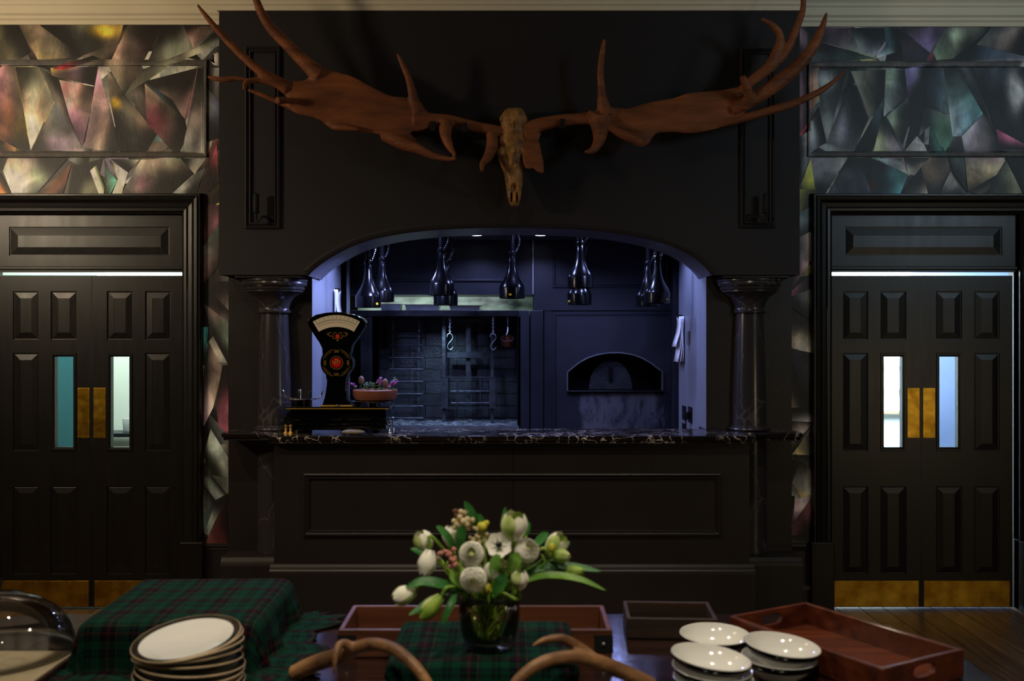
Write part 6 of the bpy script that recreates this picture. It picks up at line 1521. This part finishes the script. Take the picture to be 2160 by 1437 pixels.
# ------------------------------------------------------------------ bowls
def bowl_parts(root, R, h=0.05):
    MB().lathe([(R * 0.5, 0.0), (R * 0.54, 0.0), (R * 0.56, 0.004), (R * 0.80, h * 0.42), (R * 0.95, h * 0.80), (R * 0.985, h * 0.97), (R * 0.975, h), (R * 0.955, h * 0.985), (R * 0.90, h * 0.78), (R * 0.72, h * 0.38), (R * 0.5, 0.010), (R * 0.04, 0.008)], 0, 0, 48).build('bowl_body', M['porcelain'], root, smooth='auto')
    MB().lathe([(R * 0.885, h * 0.60), (R * 0.945, h * 0.72), (R * 0.984, h * 0.86), (R * 0.997, h * 0.955), (R * 0.985, h * 0.97)], 0, 0, 48, False, False).build('black_band', M['black_band'], root, smooth='auto')
fb = None
for sname, (px_, D, n, tx, ty, dz) in {'front': (1504, 2.347, 3, 9, 3.5, 0.021), 'right': (1643, 2.494, 2, 7, 5, 0.026), 'back': (1507, 2.685, 2, 5, 1.0, 0.002)}.items():
    if sname == 'back': n = 1
    for k in range(n):
        ft = n - 1 - k
        base = {'front': 'bowl stack nearest the camera', 'right': 'bowl stack beside the red-brown tray', 'back': ''}[sname]
        lab = 'single white black-rimmed bowl behind the two bowl stacks' if sname == 'back' else '%s white bowl with black rim in the %s' % (('topmost', 'middle')[ft] if ft < n - 1 else 'bottom', base)
        if fb is None:
            r_ = thing('soup_bowl', (0, 0, 0), lab, 'bowl', 'white black-rimmed bowls'); bowl_parts(r_, 0.095); fb = r_
        else: r_ = copy_tree(fb); r_['label'] = lab
        q = (k + 0.4) / n
        r_.location = (PX(px_, D) - (0.006 * k if sname == 'front' else -0.003 * k), D - 0.003 * k, TZ + 0.002 + k * dz + (0.012 * q if sname != 'back' else 0.004)); r_.rotation_euler = (math.radians(tx * q * 0.9), math.radians(ty * q), k * 0.5)

# ------------------------------------------------------------------ deer antlers on the table
def deer(label, beams):
    mb = MB()
    for pts, rad in beams: mb.tube([P(*p) for p in pts], rad, 10, 6)
    c = P(*beams[0][0][0])
    o = remesh(mb, 'deer_antler', M['deer_antler'], None, 0.004, 2); return tag(o, label, 'antler')
deer('pale deer antler arching in front of the tray at the left of the vase', [
    ([(618, 1422, 2.47), (660, 1402, 2.45), (720, 1382, 2.40), (780, 1360, 2.34), (835, 1372, 2.28), (880, 1412, 2.24), (915, 1462, 2.22), (930, 1492, 2.22)], [0.020, 0.021, 0.020, 0.016, 0.015, 0.014, 0.011, 0.006]),
    ([(745, 1368, 2.37), (722, 1358, 2.35), (709, 1378, 2.32), (704, 1422, 2.30)], [0.014, 0.011, 0.009, 0.003])])
deer('brown deer antler arching in front of the tray at the right of the vase', [
    ([(1060, 1482, 2.20), (1095, 1432, 2.22), (1145, 1398, 2.24), (1205, 1386, 2.27), (1265, 1398, 2.30), (1330, 1425, 2.33), (1375, 1445, 2.35)], [0.008, 0.013, 0.015, 0.016, 0.018, 0.019, 0.018]),
    ([(1262, 1398, 2.30), (1232, 1372, 2.30), (1190, 1348, 2.29), (1150, 1350, 2.28), (1122, 1363, 2.27)], [0.015, 0.012, 0.011, 0.008, 0.003])])

# ------------------------------------------------------------------ glass dome on a board at the left
root = thing('cake_board', (-1.42, 2.52, TZ), 'dark board with beige paper under the glass dome at the left', 'board')
MB().box(-1.70, -1.142, 2.20, 2.82, TZ + 0.001, TZ + 0.022).build('board', M['table'], root, bevel=0.004)
MB().box(-1.69, -1.150, 2.21, 2.625, TZ + 0.022, TZ + 0.026).build('paper_sheet', M['beige'], root)
dz = TZ + 0.0275; dc = (-1.362, 2.60); dr = 0.205
prof = [(dr * math.cos(math.radians(a)), dz + 0.008 + 0.150 * math.sin(math.radians(a))) for a in range(0, 88, 6)]
inn = [(r - 0.004 if r > 0.006 else r * 0.4, z - 0.004) for r, z in prof]; inn[0] = (dr - 0.005, dz + 0.001)
root = thing('glass_dome', (dc[0], dc[1], dz), 'clear glass dome with a knob at the left edge of the table', 'glass dome')
MB().lathe([(dr - 0.004, dz), (dr + 0.003, dz), (dr + 0.004, dz + 0.006)] + prof, dc[0], dc[1], 64, False, False).build('dome', M['clear'], root, smooth=True)
zk = dz + 0.156
MB().lathe([(0.010, zk), (0.012, zk + 0.008), (0.024, zk + 0.016), (0.030, zk + 0.03), (0.022, zk + 0.042), (0.008, zk + 0.046)], dc[0], dc[1], 16).build('knob', M['clear'], root, smooth=True)

# ------------------------------------------------------------------ vase with flowers
VX, VY, VZ = PX(1032, 2.431), 2.431, 0.8425
vase = thing('glass_vase', (VX, VY, VZ), 'round clear glass vase with water and green stems', 'vase')
MB().lathe([(0.035, VZ), (0.050, VZ + 0.002), (0.060, VZ + 0.016), (0.070, VZ + 0.045), (0.075, VZ + 0.085), (0.075, VZ + 0.115), (0.073, VZ + 0.136), (0.0705, VZ + 0.136), (0.0725, VZ + 0.114), (0.0720, VZ + 0.085), (0.067, VZ + 0.047), (0.056, VZ + 0.022), (0.030, VZ + 0.014)], VX, VY, 48).build('vase_glass', M['clear'], vase, smooth=True)
wm = glass_mat('water', (0.94, 0.96, 0.84), 0.1)
MB().lathe([(0.030, VZ + 0.0145), (0.0555, VZ + 0.0225), (0.0665, VZ + 0.0475), (0.0712, VZ + 0.085), (0.0712, VZ + 0.098)], VX, VY, 40).build('water', wm, vase, smooth='auto')
vrnd = random.Random(8)
def bq(px_, py_, D=None): return P(px_, py_, D or 2.40)
def petal_surface(base, axis, prof, az, half, R, L, nv=7, nu=6, tip=0.75):
    a = axis.normalized(); u = a.orthogonal().normalized(); w = a.cross(u); vs_ = []; fs = []
    for j in range(nv + 1):
        v = j / nv; r = R * prof(v); wf = half * (math.sqrt(max(0, 1 - max(0, (v - tip) / (1 - tip)) ** 2)) if v > tip else (0.55 + 0.45 * v / tip))
        for i in range(nu + 1):
            t = az + wf * (i / nu * 2 - 1)
            vs_.append(base + a * (L * v) + (u * math.cos(t) + w * math.sin(t)) * r)
    for j in range(nv):
        for i in range(nu):
            q = j * (nu + 1) + i; fs.append((q, q + 1, q + nu + 2, q + nu + 1))
    return MB().add(vs_, fs)
FL = 'flowers in the glass vase'
def stem_to(root, head, axis, matl=None, r=0.0045):
    h = Vector(head); b = Vector((VX + vrnd.uniform(-0.03, 0.03), VY + vrnd.uniform(-0.02, 0.03), VZ + 0.02))
    mid = Vector((VX + (h.x - VX) * 0.22, VY + (h.y - VY) * 0.2, VZ + 0.135)); k = Vector(axis).normalized()
    mid.x = max(VX - 0.055, min(VX + 0.055, mid.x)); mid.y = max(VY - 0.05, min(VY + 0.05, mid.y))
    MB().tube([b, mid, h - k * 0.03, h], r, 7, 6).build('stem', matl or M['stem'], root, smooth=True)
def tulip(px_, py_, D, axis, R, L, pm, label, inner=None, open_=1.0):
    head = bq(px_, py_, D); a = Vector(axis).normalized(); base = head - a * (L * 0.5)
    root = thing('tulip', (VX, VY, VZ), label, 'flower', FL)
    stem_to(root, base, a)
    prof = lambda v: math.sin(math.pi * min(1, 0.12 + 0.62 * v)) ** 0.8 * (1 if v < 0.6 else 1 - 0.45 * (v - 0.6) / 0.4 * (2 - open_))
    for k in range(6):
        s_ = 1.0 if k % 2 else 0.93
        petal_surface(base, a, prof, 2 * math.pi * k / 6 + 0.2, 0.72, R * s_, L * (1 if k % 2 else 0.96)).build('petal', pm if (k % 3 or inner is None) else inner, root, smooth=True)
    return root
def ranunculus(px_, py_, D, axis, R, label, pm=None, layers=4):
    head = bq(px_, py_, D); a = Vector(axis).normalized(); base = head - a * R * 0.75
    root = thing('ranunculus', (VX, VY, VZ), label, 'flower', FL); stem_to(root, base, a)
    for l in range(layers):
        f_ = 1 - l * 0.17; close = 0.45 + 0.05 * l
        prof = lambda v, c=close: math.sin(math.pi * (0.08 + (0.50 + c * 0.34) * v)) ** 0.75
        for k in range(6):
            petal_surface(base + a * 0.003 * l, a, prof, 2 * math.pi * k / 6 + l * 0.5, 0.80, R * f_, R * (1.5 - 0.02 * l), 8, 8, 0.9).build('petal', pm or M['petal'], root, smooth=True)
    MB().sphere(base + a * R * 1.0, R * 0.28, None, None, 10, 8).build('heart', M['petal_green'], root, smooth=True)
    return root
UP = (0.05, -0.15, 1)
tulip(1084, 1110, 2.38, (0.05, -0.2, 1), 0.034, 0.068, M['petal'], 'tall full white tulip at the top right of the bouquet', M['petal_green'], 1.6)
ranunculus(995, 1171, 2.33, (0.0, -0.9, 0.5), 0.030, 'white ranunculus above the round one at the front of the bouquet')
ranunculus(999, 1222, 2.32, (0.0, -1, 0.15), 0.032, 'large round white ranunculus low at the front of the bouquet', None, 5)
ranunculus(1038, 1206, 2.36, (0.3, -0.7, 0.5), 0.022, 'small white ranunculus half hidden right of the round one')
tulip(893, 1141, 2.42, (-0.5, -0.2, 0.9), 0.025, 0.050, M['petal'], 'white tulip highest at the left of the bouquet', M['petal_green'], 1.3)
tulip(901, 1188, 2.38, (-0.2, -0.25, -0.9), 0.024, 0.062, M['petal'], 'white tulip hanging downwards at the left of the bouquet')
tulip(852, 1256, 2.34, (-0.9, -0.3, -0.35), 0.024, 0.056, M['petal'], 'drooping white tulip farthest left', M['petal_green'], 1.4)
tulip(908, 1282, 2.32, (-0.75, -0.25, -0.75), 0.022, 0.070, M['petal_lime'], 'green-white tulip drooping before the tray', M['petal_green'], 1.2)
tulip(1096, 1222, 2.34, (0.08, -0.3, 1), 0.022, 0.050, M['petal'], 'small white tulip bud low at the right of the vase', M['petal_green'])
ranunculus(1109, 1165, 2.39, (0.3, -0.6, 0.6), 0.031, 'ruffled white bloom right of the dark-centred anemone')
tulip(1172, 1150, 2.40, (0.55, -0.3, 0.7), 0.027, 0.062, M['petal'], 'open white tulip at the far right of the bouquet', M['petal_green'], 1.7)
MB().sphere(bq(1164, 1156, 2.365), 0.008, None, 0.011, 10, 8).build('stamens', M['yellow_bud'], [o for o in bpy.data.objects if o.get('label') == 'open white tulip at the far right of the bouquet'][0], smooth=True)
tulip(1182, 1172, 2.38, (0.8, -0.3, -0.1), 0.018, 0.050, M['petal_green'], 'pale green-white tulip below the open one at the right')
tulip(949, 1130, 2.46, (-0.1, 0.0, 1), 0.021, 0.052, M['petal'], 'white tulip half hidden by leaves at the back left')
tulip(1200, 1208, 2.40, (0.95, -0.15, 0.1), 0.016, 0.080, M['petal_lime'], 'slim green tulip bud pointing right among the long leaves')
# anemone
head = bq(1052, 1150, 2.36); a = Vector((0.05, -0.85, 0.45)).normalized()
root = thing('anemone', (VX, VY, VZ), 'white anemone with a black centre in the middle of the bouquet', 'flower', FL); stem_to(root, head - a * 0.01, a)
for k in range(7): petal_surface(head - a * 0.012, a, lambda v: 0.15 + 0.85 * v ** 0.8, 2 * math.pi * k / 7, 0.5, 0.033, 0.016, 6, 5, 0.6).build('petal', M['petal'], root, smooth=True)
MB().sphere(head + a * 0.002, 0.0085, None, None, 12, 8).build('black_centre', M['black_band'], root, smooth=True)
# fillers
def cluster(px_, py_, D, n, rad, r, matl, name, label, part='floret', seed=1):
    c_ = bq(px_, py_, D); rr = random.Random(seed); root = thing(name, (VX, VY, VZ), label, 'flower', FL); stem_to(root, c_ - Vector((0, 0, rad * 0.6)), (0, 0, 1), None, 0.0022)
    m_ = MB()
    for k in range(n):
        d = Vector((rr.gauss(0, 1), rr.gauss(0, 1), rr.gauss(0, 1))).normalized() * rad * rr.random() ** 0.4
        m_.sphere(c_ + d, r * rr.uniform(0.7, 1.2), None, None, 7, 5)
    m_.build(part, matl, root, smooth=True)
cluster(976, 1104, 2.43, 26, 0.028, 0.0075, M['cream_floret'], 'waxflower', 'cream floret cluster at the top left of the bouquet', seed=1)
cluster(1008, 1130, 2.43, 22, 0.024, 0.006, M['cream_floret'], 'waxflower', 'cream floret cluster left of the dark-centred anemone', seed=2)
cluster(1020, 1107, 2.42, 8, 0.010, 0.009, M['yellow_bud'], 'green_bud', 'yellow-green bud at the top of the bouquet', 'bud', 3)
cluster(1031, 1243, 2.33, 7, 0.008, 0.008, M['yellow_bud'], 'green_bud', 'yellow-green bud just above the vase rim', 'bud', 4)
cluster(944, 1172, 2.38, 14, 0.024, 0.0055, M['pink'], 'berry_sprig', 'pink berry sprig at the left of the bouquet', 'berry', 5)
cluster(960, 1192, 2.36, 10, 0.018, 0.006, M['pink'], 'berry_sprig', 'pink berry sprig left of the large round ranunculus', 'berry', 6)
cluster(963, 1082, 2.45, 9, 0.012, 0.005, M['brown_sprig'], 'seed_sprig', 'small brown seed sprig at the very top left', 'seed', 7)
cluster(1143, 1162, 2.40, 10, 0.014, 0.005, M['brown_sprig'], 'seed_sprig', 'small brown seed sprig left of the open tulip', 'seed', 8)
cluster(1066, 1190, 2.38, 14, 0.02, 0.005, M['cream_floret'], 'waxflower', 'cream floret cluster below the dark-centred anemone', seed=9)
# leaves
def leafblade(pts, width, label, matl=None, curl=0.3, twist=(0, -0.6, 0.8)):
    ps = catmull([P(*p) for p in pts], 6); root = thing('leaf', (VX, VY, VZ), label, 'leaf', 'leaves in the bouquet'); n = len(ps); vs_ = []; fs = []
    for i, p in enumerate(ps):
        t = i / (n - 1); w = width * (math.sin(math.pi * (0.12 + 0.88 * t)) ** 0.7 if t < 1 else 0.0) + 0.0004
        d = (ps[min(i + 1, n - 1)] - ps[max(i - 1, 0)]).normalized(); s_ = d.cross(Vector(twist)).normalized(); nn = s_.cross(d)
        for k in (-1, -0.5, 0, 0.5, 1): vs_.append(p + s_ * (w * k) + nn * (abs(k) ** 2 * w * curl))
    for i in range(n - 1):
        for k in range(4): q = i * 5 + k; fs.append((q, q + 1, q + 6, q + 5))
    MB().add(vs_, fs).build('blade', matl or M['leaf'], root, smooth=True)
    h = ps[0]; b = Vector((VX + vrnd.uniform(-0.035, 0.035), VY + vrnd.uniform(-0.02, 0.03), VZ + 0.022)); mid = Vector((max(VX - 0.06, min(VX + 0.06, h.x)), max(VY - 0.05, min(VY + 0.05, h.y)), VZ + 0.14))
    MB().tube([b, mid, h], 0.003, 6, 5).build('stalk', M['stem'], root, smooth=True)
for pts, w, lab, m_ in (
    ([(985, 1248, 2.38), (940, 1236, 2.34), (890, 1228, 2.33), (848, 1246, 2.33)], 0.014, 'long broad leaf arching over the drooping white tulip', M['leaf']),
    ([(950, 1252, 2.36), (920, 1262, 2.33), (890, 1282, 2.31), (862, 1298, 2.30)], 0.011, 'leaf lying along the green-white tulip', M['leaf']),
    ([(962, 1250, 2.35), (952, 1275, 2.32), (940, 1300, 2.31), (932, 1320, 2.31)], 0.009, 'short leaf hanging straight down beside the vase', M['leaf']),
    ([(1085, 1235, 2.40), (1150, 1215, 2.37), (1220, 1222, 2.36), (1278, 1246, 2.36)], 0.010, 'long leaf sweeping lowest to the right', M['leaf_pale']),
    ([(1100, 1215, 2.40), (1160, 1195, 2.40), (1220, 1198, 2.40), (1268, 1206, 2.40)], 0.012, 'long leaf sweeping uppermost to the right', M['leaf']),
    ([(1070, 1225, 2.42), (1130, 1200, 2.42), (1180, 1190, 2.41), (1225, 1212, 2.40)], 0.013, 'broad leaf between the two long right-hand leaves', M['leaf_pale']),
    ([(1008, 1120, 2.44), (998, 1092, 2.43), (986, 1070, 2.43), (980, 1058, 2.43)], 0.011, 'upright leaf forming the top of the bouquet', M['leaf']),
    ([(1022, 1130, 2.44), (1018, 1108, 2.43), (1012, 1092, 2.43), (1008, 1084, 2.43)], 0.008, 'small upright leaf right of the topmost one', M['leaf']),
    ([(958, 1160, 2.40), (946, 1136, 2.39), (930, 1118, 2.39), (920, 1110, 2.39)], 0.010, 'dark leaf pointing up left beside the back tulip', M['leaf']),
    ([(970, 1165, 2.39), (972, 1138, 2.38), (974, 1118, 2.38), (976, 1108, 2.38)], 0.012, 'broad dark leaf below the cream floret cluster', M['leaf']),
    ([(930, 1180, 2.40), (900, 1172, 2.40), (878, 1162, 2.40), (866, 1158, 2.40)], 0.009, 'small leaf at the far left edge of the bouquet', M['leaf']),
    ([(1060, 1125, 2.42), (1063, 1100, 2.42), (1065, 1084, 2.42), (1066, 1070, 2.42)], 0.007, 'small leaf behind the tall full tulip', M['leaf']),
    ([(1110, 1130, 2.42), (1114, 1112, 2.42), (1117, 1100, 2.42)], 0.006, 'slim leaf right of the tall full tulip', M['leaf']),
    ([(1120, 1160, 2.41), (1140, 1140, 2.41), (1150, 1130, 2.41), (1156, 1124, 2.41)], 0.012, 'dark leaf left of the open white tulip', M['leaf']),
    ([(1050, 1230, 2.35), (1046, 1200, 2.34), (1050, 1180, 2.34), (1056, 1172, 2.34)], 0.016, 'broad green leaf right of the round ranunculus', M['leaf_pale']),
    ([(1040, 1258, 2.33), (1054, 1236, 2.32), (1062, 1222, 2.32), (1068, 1212, 2.32)], 0.016, 'dark leaf just above the front of the vase rim', M['leaf']),
    ([(1080, 1210, 2.37), (1086, 1186, 2.36), (1090, 1176, 2.36), (1094, 1166, 2.36)], 0.018, 'broad leaf above the small low tulip bud', M['leaf_pale']),
    ([(975, 1240, 2.36), (962, 1222, 2.35), (956, 1210, 2.35), (952, 1200, 2.35)], 0.014, 'green leaf left of the round ranunculus', M['leaf_pale']),
    ([(1175, 1180, 2.42), (1188, 1160, 2.42), (1196, 1150, 2.42), (1202, 1144, 2.42)], 0.008, 'small leaf beyond the open white tulip', M['leaf'])):
    leafblade(pts, w, lab, m_)

# tidy helper properties
for o in bpy.data.objects:
    if '_org' in o: del o['_org']
